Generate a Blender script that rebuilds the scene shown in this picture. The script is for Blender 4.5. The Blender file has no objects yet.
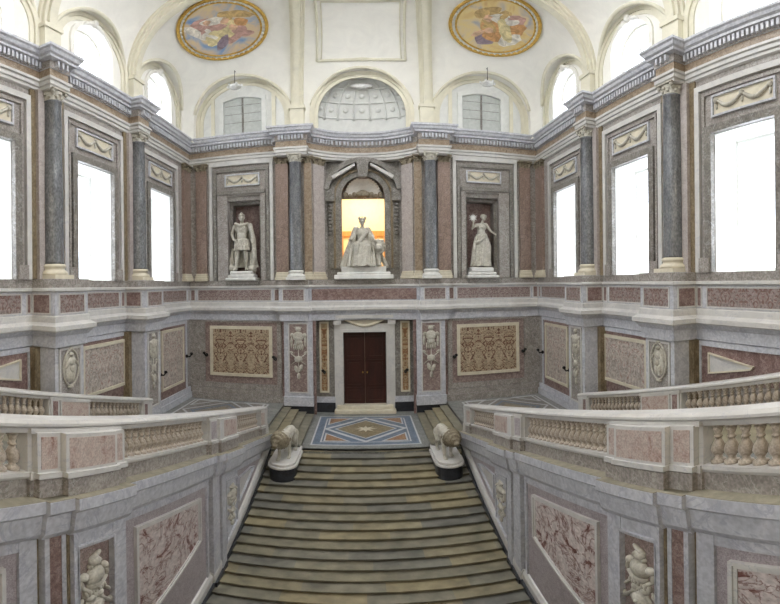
import bpy, bmesh, math, random
from mathutils import Vector, Matrix
random.seed(7)
PI=math.pi
col=bpy.context.scene.collection
sc=bpy.context.scene
# ---------------------------------------------------------------- materials
def lin(c):
    return tuple(((v/255)/12.92 if v/255<=.04045 else ((v/255+.055)/1.055)**2.4) for v in c)+(1.,)
MATS={}
def newmat(name):
    m=bpy.data.materials.new(name); m.use_nodes=True
    nt=m.node_tree; b=nt.nodes['Principled BSDF']; MATS[name]=m
    return m,nt,b
def N(nt,t,**k):
    n=nt.nodes.new(t)
    for a,v in k.items():
        if a.startswith('i_'): n.inputs[a[2:].replace('_',' ')].default_value=v
        else: setattr(n,a,v)
    return n
def ramp(nt,stops):
    r=N(nt,'ShaderNodeValToRGB'); cr=r.color_ramp
    while len(cr.elements)<len(stops): cr.elements.new(.5)
    for e,(p,c) in zip(cr.elements,stops): e.position=p; e.color=lin(c)
    return r
def mix(nt,f,a,b):
    m=N(nt,'ShaderNodeMix',data_type='RGBA')
    for s,v in ((0,f),(6,a),(7,b)):
        if isinstance(v,(int,float)): m.inputs[s].default_value=v
        elif isinstance(v,tuple): m.inputs[s].default_value=v
        else: nt.links.new(v,m.inputs[s])
    return m.outputs[2]
def marble(name,stops,scale=1.5,detail=6,dist=1.2,vein=None,vscale=.8,vw=.05,rough=.35,speck=0.,stretch=(1,1,1),spec=.4):
    m,nt,b=newmat(name); L=nt.links.new
    tc=N(nt,'ShaderNodeTexCoord'); mp=N(nt,'ShaderNodeMapping'); mp.inputs['Scale'].default_value=stretch
    L(tc.outputs['Object'],mp.inputs[0])
    n1=N(nt,'ShaderNodeTexNoise'); n1.inputs['Scale'].default_value=scale; n1.inputs['Detail'].default_value=detail
    n1.inputs['Roughness'].default_value=.65; n1.inputs['Distortion'].default_value=dist
    L(mp.outputs[0],n1.inputs['Vector'])
    r=ramp(nt,stops); L(n1.outputs['Fac'],r.inputs[0]); out=r.outputs[0]
    if speck:
        n3=N(nt,'ShaderNodeTexNoise'); n3.inputs['Scale'].default_value=scale*7; n3.inputs['Detail'].default_value=3
        L(mp.outputs[0],n3.inputs['Vector'])
        r3=ramp(nt,[(.35,(118,118,118)),(.65,(255,255,255))]); L(n3.outputs['Fac'],r3.inputs[0])
        mm=N(nt,'ShaderNodeMix',data_type='RGBA',blend_type='MULTIPLY'); mm.inputs[0].default_value=speck
        L(out,mm.inputs[6]); L(r3.outputs[0],mm.inputs[7]); out=mm.outputs[2]
    if vein:
        n2=N(nt,'ShaderNodeTexNoise'); n2.inputs['Scale'].default_value=vscale; n2.inputs['Detail'].default_value=7
        n2.inputs['Distortion'].default_value=1.6; n2.inputs['Roughness'].default_value=.6
        L(mp.outputs[0],n2.inputs['Vector'])
        s=N(nt,'ShaderNodeMath',operation='SUBTRACT'); L(n2.outputs['Fac'],s.inputs[0]); s.inputs[1].default_value=.5
        a=N(nt,'ShaderNodeMath',operation='ABSOLUTE'); L(s.outputs[0],a.inputs[0])
        mr=N(nt,'ShaderNodeMapRange'); mr.inputs['From Min'].default_value=0; mr.inputs['From Max'].default_value=vw
        mr.inputs['To Min'].default_value=.85; mr.inputs['To Max'].default_value=0; L(a.outputs[0],mr.inputs['Value'])
        out=mix(nt,mr.outputs[0],out,lin(vein))
    L(out,b.inputs['Base Color']); b.inputs['Roughness'].default_value=rough
    b.inputs['Specular IOR Level'].default_value=spec
    return m
def plain(name,c,rough=.5,metal=0.,var=.12,scale=3.):
    d=tuple(int(v*(1-var)) for v in c); e=tuple(min(255,int(v*(1+var*.5))) for v in c)
    m=marble(name,[(.3,d),(.7,e)],scale=scale,rough=rough); m.node_tree.nodes['Principled BSDF'].inputs['Metallic'].default_value=metal
    return m
def inlay(name,bg,fg,fg2,period,scale,thr=.5,axis=0,center=0.):
    """mirror-folded arabesque: object coordinates, folded left-right"""
    m,nt,b=newmat(name); L=nt.links.new
    tc=N(nt,'ShaderNodeTexCoord'); sp=N(nt,'ShaderNodeSeparateXYZ'); L(tc.outputs['Object'],sp.inputs[0])
    pp=N(nt,'ShaderNodeMath',operation='PINGPONG'); L(sp.outputs[axis],pp.inputs[0]); pp.inputs[1].default_value=period
    cb=N(nt,'ShaderNodeCombineXYZ'); L(pp.outputs[0],cb.inputs[0]); L(sp.outputs[2],cb.inputs[1])
    n1=N(nt,'ShaderNodeTexNoise'); n1.inputs['Scale'].default_value=scale; n1.inputs['Detail'].default_value=2.5; n1.inputs['Distortion'].default_value=2.2
    L(cb.outputs[0],n1.inputs['Vector'])
    r=ramp(nt,[(0,fg2),(thr-.10,fg),(thr-.02,fg),(thr+.02,bg),(thr+.14,bg),(thr+.2,tuple(int(v*.82) for v in bg))])
    L(n1.outputs['Fac'],r.inputs[0])
    n2=N(nt,'ShaderNodeTexNoise'); n2.inputs['Scale'].default_value=scale*2.5; n2.inputs['Detail'].default_value=5; L(tc.outputs['Object'],n2.inputs['Vector'])
    r2=ramp(nt,[(.3,(175,170,165)),(.7,(255,255,255))]); L(n2.outputs['Fac'],r2.inputs[0])
    mm=N(nt,'ShaderNodeMix',data_type='RGBA',blend_type='MULTIPLY'); mm.inputs[0].default_value=.8
    L(r.outputs[0],mm.inputs[6]); L(r2.outputs[0],mm.inputs[7])
    L(mm.outputs[2],b.inputs['Base Color']); b.inputs['Roughness'].default_value=.35
    return m
GREY =marble('grey_marble',[(.25,(140,133,127)),(.5,(164,157,151)),(.75,(188,181,174))],scale=2.6,speck=.5,vein=(186,184,180),vscale=1.6,vw=.015)
GREYD=marble('dark_grey_marble',[(.25,(114,110,104)),(.5,(138,133,126)),(.75,(160,155,148))],scale=2.2,speck=.5,vein=(166,166,164),vscale=1.1,vw=.015)
GREYC=marble('column_marble',[(.25,(92,94,98)),(.5,(118,120,123)),(.75,(144,146,148))],scale=3.0,speck=.5,stretch=(1,1,.5),rough=.18,spec=.6)
WHITE=marble('white_marble',[(.25,(190,188,185)),(.6,(207,205,201)),(.8,(220,217,211))],scale=1.2,vein=(182,182,186),vscale=1.0,vw=.015,rough=.3)
PALE =marble('pale_grey_marble',[(.25,(182,184,192)),(.55,(204,205,211)),(.8,(218,217,219))],scale=1.6,speck=.25,vein=(164,166,178),vscale=.8,vw=.02,rough=.32)
CREAM=plain('cream_stone',(212,204,184),.5,var=.06)
PINK =marble('pink_breccia',[(.3,(134,116,112)),(.5,(162,144,138)),(.62,(178,162,156)),(.75,(140,128,124))],scale=4.2,speck=.5,vein=(116,92,88),vscale=3.0,vw=.03)
ROSE =marble('rose_pilaster_marble',[(.3,(132,112,100)),(.5,(158,136,124)),(.7,(172,152,142))],scale=3.2,speck=.55,stretch=(1,1,.6))
LILAC=marble('pale_rose_marble',[(.3,(168,158,153)),(.55,(190,181,176)),(.75,(202,196,192))],scale=4.0,speck=.35)
BROWN=marble('brown_alabaster_and_shade',[(.3,(112,98,74)),(.5,(140,124,98)),(.7,(156,142,116))],scale=3.,speck=.5,stretch=(1,1,.6))
FRIEZE=marble('frieze_breccia',[(.3,(130,110,90)),(.48,(160,140,118)),(.6,(180,164,144)),(.75,(140,120,100))],scale=4.5,speck=.5)
VIOLA=marble('violet_breccia',[(.34,(98,54,46)),(.40,(136,92,84)),(.43,(204,190,186)),(.62,(222,212,208)),(.8,(190,174,172))],scale=1.25,detail=9,dist=2.2,vein=(112,66,58),vscale=.9,vw=.028,speck=.35,stretch=(1,1,1.3))
VIOLM=marble('mauve_field_marble',[(.3,(158,148,150)),(.5,(182,172,175)),(.7,(196,189,191))],scale=5.,speck=.45)
REDB =marble('red_breccia',[(.3,(116,92,88)),(.48,(146,120,114)),(.6,(170,150,144)),(.75,(134,112,108))],scale=5.5,speck=.5)
PANK =marble('speckled_pink_panel',[(.3,(150,112,100)),(.42,(192,170,160)),(.6,(208,194,184)),(.75,(176,150,140))],scale=5.,speck=.4,dist=.6)
INLAYB=inlay('inlay_arabesque_x',(200,182,156),(120,84,66),(92,58,48),.58,4.2,.45,0)
INLAYY=inlay('inlay_arabesque_y',(208,198,188),(178,150,142),(150,116,108),.75,3.4,.41,1)
INLAYS=inlay('inlay_strip',(190,168,134),(152,108,72),(116,76,52),.18,4.,.47,0)
REDX=inlay('red_inlay_x',(170,156,152),(138,114,110),(118,94,90),.6,6.,.47,0)
REDY=inlay('red_inlay_y',(166,152,148),(136,106,98),(112,80,74),.7,4.5,.45,1)
STATUE=marble('statuary_marble',[(.3,(176,170,156)),(.6,(206,202,190)),(.8,(222,219,210))],scale=2.5,speck=.3,rough=.45)
STATUEW=marble('white_base_marble',[(.3,(206,206,202)),(.7,(232,231,226))],scale=2.,rough=.4)
MANE=marble('weathered_marble',[(.3,(116,104,86)),(.6,(158,148,126)),(.8,(194,186,168))],scale=5.,speck=.5,rough=.6)
PLASTER=plain('white_plaster',(238,236,228),.7,var=.03,scale=.8)
PLASTG=plain('pale_grey_plaster',(222,223,219),.7,var=.05,scale=1.5)
CREAMP=plain('cream_plaster',(222,217,198),.65,var=.05,scale=1.2)
DARKST=plain('black_stone',(46,48,54),.35,var=.3)
WOOD=marble('dark_wood',[(.3,(44,22,18)),(.7,(68,36,28))],scale=3.,stretch=(1,1,.2),rough=.4)
WOODO=marble('orange_wood',[(.3,(186,124,66)),(.7,(214,156,96))],scale=2.,stretch=(1,1,.3),rough=.5)
WARM=plain('warm_wall_paint',(240,222,176),.8,var=.05)
GOLD=plain('gilt_frame',(206,168,84),.4,metal=.35,var=.2,scale=6.)
IRON=plain('black_iron',(34,32,32),.45,metal=.4)
BRASSG=plain('lamp_glass_white',(238,238,236),.2)
PLANK=plain('shutter_paint',(188,192,188),.6,var=.08)
MBLUE=marble('blue_floor_marble',[(.3,(92,108,128)),(.55,(118,134,154)),(.75,(140,154,170))],scale=3.,speck=.5,rough=.3)
MORAN=marble('orange_floor_marble',[(.3,(126,84,60)),(.5,(168,126,92)),(.7,(190,158,124))],scale=7.,speck=.6,rough=.3)
MBEIG=marble('beige_floor_marble',[(.3,(126,112,88)),(.55,(160,146,118)),(.75,(176,164,138))],scale=7.,speck=.5,rough=.3)
MLINE=plain('pale_floor_line',(196,198,200),.3,var=.06)
FLOORG=marble('grey_floor_marble',[(.3,(118,120,118)),(.55,(144,146,142)),(.75,(164,165,160))],scale=2.,speck=.45,rough=.3)
# glass
def glassmat():
    m,nt,b=newmat('window_glass'); nt.nodes.remove(b)
    out=[n for n in nt.nodes if n.type=='OUTPUT_MATERIAL'][0]
    t=N(nt,'ShaderNodeBsdfTransparent'); t.inputs[0].default_value=(.93,.96,1,1); g=N(nt,'ShaderNodeBsdfGlossy'); g.inputs['Roughness'].default_value=.02
    mx=N(nt,'ShaderNodeMixShader'); mx.inputs[0].default_value=.05
    nt.links.new(t.outputs[0],mx.inputs[1]); nt.links.new(g.outputs[0],mx.inputs[2]); nt.links.new(mx.outputs[0],out.inputs[0])
    return m
GLASS=glassmat()
WPAINT=plain('white_window_paint',(236,236,232),.5,var=.02)
DUST=plain('dusty_ledge_stone',(150,144,126),.7,var=.15)
# stone treads: slabs of differing tone side by side, each step its own layout
def treadmat():
    m,nt,b=newmat('tread_stone'); L=nt.links.new
    tc=N(nt,'ShaderNodeTexCoord'); oi=N(nt,'ShaderNodeObjectInfo')
    sp=N(nt,'ShaderNodeSeparateXYZ'); L(tc.outputs['Object'],sp.inputs[0])
    mu=N(nt,'ShaderNodeMath',operation='MULTIPLY_ADD'); L(oi.outputs['Random'],mu.inputs[0]); mu.inputs[1].default_value=37.; L(sp.outputs[0],mu.inputs[2])
    dv=N(nt,'ShaderNodeMath',operation='DIVIDE'); L(mu.outputs[0],dv.inputs[0]); dv.inputs[1].default_value=2.1
    fl=N(nt,'ShaderNodeMath',operation='FLOOR'); L(dv.outputs[0],fl.inputs[0])
    wn=N(nt,'ShaderNodeTexWhiteNoise',noise_dimensions='1D'); L(fl.outputs[0],wn.inputs['W'])
    r=ramp(nt,[(0,(122,121,115)),(.35,(138,135,123)),(.7,(146,140,120)),(1,(162,151,122))]); L(wn.outputs['Value'],r.inputs[0])
    n=N(nt,'ShaderNodeTexNoise'); n.inputs['Scale'].default_value=2.2; n.inputs['Detail'].default_value=7
    ad=N(nt,'ShaderNodeVectorMath',operation='ADD'); L(tc.outputs['Object'],ad.inputs[0]); L(oi.outputs['Random'],ad.inputs[1]); L(ad.outputs[0],n.inputs['Vector'])
    r2=ramp(nt,[(.3,(176,176,178)),(.7,(255,255,252))]); L(n.outputs['Fac'],r2.inputs[0])
    mm=N(nt,'ShaderNodeMix',data_type='RGBA',blend_type='MULTIPLY'); mm.inputs[0].default_value=.85; L(r.outputs[0],mm.inputs[6]); L(r2.outputs[0],mm.inputs[7])
    L(mm.outputs[2],b.inputs['Base Color']); b.inputs['Roughness'].default_value=.42
    return m
TREAD=treadmat()
def fresco(name,seed,stops):
    m,nt,b=newmat(name); L=nt.links.new
    tc=N(nt,'ShaderNodeTexCoord'); mp=N(nt,'ShaderNodeMapping'); mp.inputs['Location'].default_value=(seed,seed*2,0)
    L(tc.outputs['Object'],mp.inputs[0])
    n=N(nt,'ShaderNodeTexNoise'); n.inputs['Scale'].default_value=.75; n.inputs['Detail'].default_value=3; n.inputs['Distortion'].default_value=1.6
    L(mp.outputs[0],n.inputs['Vector']); r=ramp(nt,stops); L(n.outputs['Fac'],r.inputs[0])
    L(r.outputs[0],b.inputs['Base Color']); b.inputs['Roughness'].default_value=.7
    return m
SKYP=fresco('painted_clouds',3.1,[(.3,(120,150,190)),(.45,(170,176,186)),(.55,(206,186,160)),(.7,(216,196,150))])
SKYP2=fresco('painted_gold_clouds',8.4,[(.3,(170,170,176)),(.45,(214,196,160)),(.6,(222,200,140)),(.75,(206,170,120))])
PA=[plain('paint_'+n,c,.7,var=.25,scale=2.5) for n,c in (('flesh',(216,180,150)),('ochre',(200,170,118)),('rose',(196,158,146)),('white',(230,222,210)),('violet',(150,134,144)),('orange',(206,158,108)),('yellow',(220,206,158)))]

# ---------------------------------------------------------------- mesh building
class MB:
    def __init__(s): s.v=[];s.f=[];s.m=[];s.sm=[]
    def add(s,vs,fs,mat=0,smooth=False):
        k=len(s.v); s.v+= [tuple(v) for v in vs]
        for f in fs: s.f.append([k+i for i in f]); s.m.append(mat); s.sm.append(smooth)
    def prism(s,fr,pts,o0,o1,mat=0):
        n=len(pts); vs=[fr(u,z,o0) for u,z in pts]+[fr(u,z,o1) for u,z in pts]
        fs=[list(range(n)),list(range(n,2*n))]+[[i,(i+1)%n,n+(i+1)%n,n+i] for i in range(n)]
        s.add(vs,fs,mat)
    def rect(s,fr,u0,u1,z0,z1,o0,o1,mat=0): s.prism(fr,[(u0,z0),(u1,z0),(u1,z1),(u0,z1)],o0,o1,mat)
    def ring(s,fr,outer,inner,o0,o1,mat=0,closed=True):
        n=len(outer); vs=[]
        for o in (o0,o1): vs+=[fr(u,z,o) for u,z in outer]+[fr(u,z,o) for u,z in inner]
        fs=[]
        for i in range(n if closed else n-1):
            j=(i+1)%n
            fs+=[[i,j,n+j,n+i],[2*n+i,2*n+j,3*n+j,3*n+i],[i,j,2*n+j,2*n+i],[n+i,n+j,3*n+j,3*n+i]]
        if not closed:
            for i in (0,n-1): fs.append([i,n+i,3*n+i,2*n+i])
        s.add(vs,fs,mat)
    def box(s,x0,x1,y0,y1,z0,z1,mat=0):
        s.prism(lambda u,z,o:(u,o,z),[(x0,z0),(x1,z0),(x1,z1),(x0,z1)],y0,y1,mat)
    def lathe(s,c,prof,seg=20,mat=0,sx=1,sy=1,smooth=True,a0=0,a1=2*PI):
        full=abs(a1-a0-2*PI)<1e-6; n=seg if full else seg+1; vs=[]
        for r,z in prof:
            for i in range(n):
                a=a0+(a1-a0)*i/seg; vs.append((c[0]+r*math.cos(a)*sx,c[1]+r*math.sin(a)*sy,c[2]+z))
        fs=[]
        for k in range(len(prof)-1):
            for i in range(seg if full else seg):
                j=(i+1)%n
                fs.append([k*n+i,k*n+j,(k+1)*n+j,(k+1)*n+i])
        s.add(vs,fs,mat,smooth)
        s.add([vs[i] for i in range(n)],[list(range(n))],mat); s.add(vs[-n:],[list(range(n))],mat)
    def ell(s,c,r,seg=14,rings=8,mat=0,rot=None):
        vs=[];fs=[]
        R=rot or Matrix.Identity(3)
        for k in range(rings+1):
            t=PI*k/rings
            for i in range(seg):
                a=2*PI*i/seg
                p=R@Vector((r[0]*math.sin(t)*math.cos(a),r[1]*math.sin(t)*math.sin(a),r[2]*math.cos(t)))
                vs.append((c[0]+p.x,c[1]+p.y,c[2]+p.z))
        for k in range(rings):
            for i in range(seg):
                j=(i+1)%seg; fs.append([k*seg+i,k*seg+j,(k+1)*seg+j,(k+1)*seg+i])
        s.add(vs,fs,mat,True)
    def tube(s,pts,rad,seg=8,mat=0,smooth=True):
        pts=[Vector(p) for p in pts]; n=len(pts)
        if not isinstance(rad,(list,tuple)): rad=[rad]*n
        vs=[];up=Vector((0,0,1)); prev=None
        for i,p in enumerate(pts):
            d=(pts[min(i+1,n-1)]-pts[max(i-1,0)]); d=d.normalized() if d.length>1e-9 else Vector((0,0,1))
            a=prev if prev is not None else (up if abs(d.z)<.9 else Vector((1,0,0)))
            a=(a-d*a.dot(d)); a=a.normalized() if a.length>1e-6 else d.orthogonal().normalized(); prev=a; b=d.cross(a)
            for k in range(seg):
                t=2*PI*k/seg; vs.append(p+rad[i]*(a*math.cos(t)+b*math.sin(t)))
        fs=[[i*seg+k,i*seg+(k+1)%seg,(i+1)*seg+(k+1)%seg,(i+1)*seg+k] for i in range(n-1) for k in range(seg)]
        fs+= [list(range(seg)),list(range((n-1)*seg,n*seg))]
        s.add(vs,fs,mat,smooth)
    def build(s,name,mats,parent=None,bevel=0,remesh=0,loc=None,smooth=None):
        me=bpy.data.meshes.new(name)
        off=Vector((0,0,0))
        if parent is not None: off=parent['_w'] if '_w' in parent else Vector((0,0,0))
        elif loc is not None: off=Vector(loc)
        off=Vector(off)
        me.from_pydata([tuple(Vector(v)-off) for v in s.v],[],s.f)
        if not isinstance(mats,(list,tuple)): mats=[mats]
        for m in mats: me.materials.append(m)
        me.polygons.foreach_set('material_index',s.m)
        me.polygons.foreach_set('use_smooth',[bool(x) if smooth is None else smooth for x in s.sm])
        bm=bmesh.new(); bm.from_mesh(me); bmesh.ops.remove_doubles(bm,verts=bm.verts,dist=1e-5)
        bmesh.ops.recalc_face_normals(bm,faces=bm.faces); bm.to_mesh(me); bm.free()
        o=bpy.data.objects.new(name,me); col.objects.link(o)
        if parent is not None: o.parent=parent; WPOS[o.name]=off
        elif loc is not None: o.location=loc
        WPOS[o.name]=off
        o['_w']=tuple(off)
        if remesh:
            md=o.modifiers.new('r','REMESH'); md.mode='VOXEL'; md.voxel_size=remesh; md.use_smooth_shade=True
            md2=o.modifiers.new('s','SMOOTH'); md2.factor=.5; md2.iterations=2
        if bevel:
            md=o.modifiers.new('b','BEVEL'); md.width=bevel; md.segments=1; md.limit_method='ANGLE'
        return o
WPOS={}
def thing(name,label,cat,loc,group=None,rz=0):
    o=bpy.data.objects.new(name,None); o.empty_display_size=.3; col.objects.link(o); o.location=loc; o.rotation_euler=(0,0,rz)
    o['label']=label;o['category']=cat;o['_w']=tuple(loc)
    if group:o['group']=group
    return o
def tag(o,label,cat,group=None):
    o['label']=label;o['category']=cat
    if group:o['group']=group
    return o
def struct(o,label=None):
    o['kind']='structure'
    if label:o['label']=label
    return o
# ---------------------------------------------------------------- places (metres, eye level at z = 0)
XW=9.7; YB=22.4; COLS=[10.65,16.25]; WIN=[7.85,13.35,18.85]; ZL=-7.0; ZP=-6.4; KU=.98
def WS(s): return lambda u,z,o:(s*(XW-o),u,z)       # side wall, s=-1 left / +1 right
def SS(s): return lambda u,z,o:(s*(3.97-o),u,z)     # stair-well wall
WBK=lambda u,z,o:(u*KU,YB-o,z)
WB0=lambda u,z,o:(u,YB-o,z)
def R4(u0,u1,z0,z1): return [(u0,z0),(u1,z0),(u1,z1),(u0,z1)]
def inset(p,d):
    n=len(p); cx=sum(q[0] for q in p)/n; cy=sum(q[1] for q in p)/n; out=[]
    def line(a,b):
        nx,ny=b[1]-a[1],a[0]-b[0]; l=math.hypot(nx,ny); nx/=l;ny/=l
        c=nx*a[0]+ny*a[1]
        if nx*cx+ny*cy>c: nx,ny,c=-nx,-ny,-c
        return nx,ny,c-d
    for i in range(n):
        a=line(p[i-1],p[i]); b=line(p[i],p[(i+1)%n]); det=a[0]*b[1]-a[1]*b[0]
        out.append(((a[2]*b[1]-b[2]*a[1])/det,(a[0]*b[2]-b[0]*a[2])/det))
    return out
SIDE={-1:'left',1:'right'}
def steplevel(Y): return -7-.131*math.floor((17.08-Y)/.419+1)
def stairz(Y): return -7-.3126*(17.08-Y)
def RZ(Y): return -.77-.252*Y
# ---------------------------------------------------------------- floors
m=MB(); m.box(-4.3,4.3,17.08,23.4,-7.4,ZL)
struct(m.build('floor_landing',FLOORG))
fl=MB()
fr=lambda u,z,o:(u,z,ZL+o)
fl.ring(fr,R4(-2.33,2.33,17.72,21.95),inset(R4(-2.33,2.33,17.72,21.95),.07),0,.004,1)
fl.prism(fr,inset(R4(-2.33,2.33,17.72,21.95),.07),0,.003,0)
inn=inset(R4(-2.33,2.33,17.72,21.95),.38)
fl.ring(fr,inn,inset(inn,.06),0,.006,1)
c=(0,19.93)
def dia(a,b): return [(-a,c[1]),(0,c[1]-b),(a,c[1]),(0,c[1]+b)]
fl.ring(fr,dia(1.95,1.84),dia(1.72,1.62),0,.008,1)
fl.ring(fr,dia(1.45,1.36),dia(1.36,1.28),0,.010,1)
fl.prism(fr,dia(1.36,1.28),0,.009,3)
for sx in(-1,1):
    for sy in(-1,1):
        t=[(sx*1.82,c[1]+sy*1.7),(sx*.65,c[1]+sy*1.7),(sx*1.82,c[1]+sy*.6)]
        fl.prism(fr,t,0,.008,1); fl.prism(fr,inset(t,.07),0,.011,2)
star=[]
for i in range(16):
    r=.52 if i%2==0 else .2; star.append((r*math.cos(i*PI/8),c[1]+r*.95*math.sin(i*PI/8)))
fl.prism(fr,star,0,.013,4)
o=struct(fl.build('floor_mosaic',[MBLUE,MLINE,MORAN,MBEIG,CREAM]))
for s in(-1,1):
    m=MB(); x0,x1=(4.25,XW)
    m.box(*sorted((s*x0,s*x1)),16.9,22.45,-7.3,ZP); struct(m.build('floor_platform_%s'%SIDE[s],FLOORG))
    f2=MB(); fr=lambda u,z,o:(s*u,z,ZP+o)
    rr=R4(5.0,9.2,17.3,21.9); f2.ring(fr,rr,inset(rr,.1),0,.004,1); f2.prism(fr,inset(rr,.1),0,.003,0)
    cx,cy=7.1,19.8
    def d2(a,b): return [(cx-a,cy),(cx,cy-b),(cx+a,cy),(cx,cy+b)]
    f2.ring(fr,d2(1.95,2.25),d2(1.8,2.08),0,.006,1); f2.ring(fr,d2(1.5,1.75),d2(1.3,1.5),0,.006,2); f2.prism(fr,d2(.9,1.05),0,.006,3)
    for a in(-1,1):
        for b in(-1,1):
            t=[(cx+a*1.9,cy+b*2.2),(cx+a*.7,cy+b*2.2),(cx+a*1.9,cy+b*.8)]; f2.ring(fr,t,inset(t,.1),0,.005,1)
    struct(f2.build('floor_mosaic_%s'%SIDE[s],[GREYD,MLINE,MBLUE,MBEIG]))
    # side steps: landing -> platform, risers face the centre
    t=thing('side_steps','short run of pale stone steps rising from the mosaic landing to the %s platform'%SIDE[s],'steps',(s*2.7,19.9,ZL))
    for i in range(5):
        xa=2.68+.4*i; mb=MB(); mb.box(*sorted((s*xa,s*4.27)),17.12,22.0,ZL-.05 if i==0 else ZL+.12*i,ZL+.12*(i+1)-.03); 
        mb.box(*sorted((s*(xa-.03),s*4.27)),17.09,22.0,ZL+.12*(i+1)-.03,ZL+.12*(i+1),0)
        mb.build('step',TREAD,t)
# central flight
st=thing('central_staircase','wide central flight of olive grey stone steps between the two lions','staircase',(0,17.08,ZL))
for k in range(26):
    Y=17.08-.419*k; z=ZL-.131*k
    # nosing overhangs the riser, leaving the dark line under each tread
    mb=MB(); mb.box(-3.84,3.84,Y-.0+.03-.419,Y+.12,z-.131-.06,z-.131-.035); 
    mb.box(-3.84,3.84,Y-.42,Y+.12,z-.131-.035,z-.131)
    mb.box(-3.84,3.84,Y-.33,Y+.12,z-.42,z-.131-.05)
    o=mb.build('step',TREAD,st)
m=MB(); m.box(-3.84,3.84,17.12,17.3,-7.3,-7.02); m.box(-3.84,3.84,17.05,17.3,-7.035,-7.0)
m.build('top_nosing',TREAD,st)
m=MB(); m.box(-3.85,3.85,-1.3,6.3,-10.9,-10.406); struct(m.build('floor_lower_landing',FLOORG))
m=MB(); m.box(-XW-1,XW+1,-6,-1.3,-2.0,-1.65); m.box(-XW-1,XW+1,-1.6,-1.3,-11,-1.66); struct(m.build('floor_vestibule',FLOORG))
m=MB(); m.box(-XW-1,XW+1,-15.2,-15,-2,8.8); m.box(-XW-1.2,-XW-1,-15,-1.2,-2,8.8); m.box(XW+1,XW+1.2,-15,-1.2,-2,8.8); m.box(-XW-1,XW+1,-6.01,-15,-2,-1.65); struct(m.build('wall_vestibule',CREAM))
m=MB(); m.box(-XW-1.2,XW+1.2,-15.2,-1.2,8.5,8.8); struct(m.build('ceiling_vestibule',PLASTER))
for s in(-1,1):
    m=MB()
    n=36
    for i in range(n):
        y1=17.0-i*.47; z=-6.28+i*.1225
        m.box(*sorted((s*4.2,s*XW)),y1-.47,y1,-11,z)
    struct(m.build('floor_return_flight_%s'%SIDE[s],TREAD))
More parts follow.
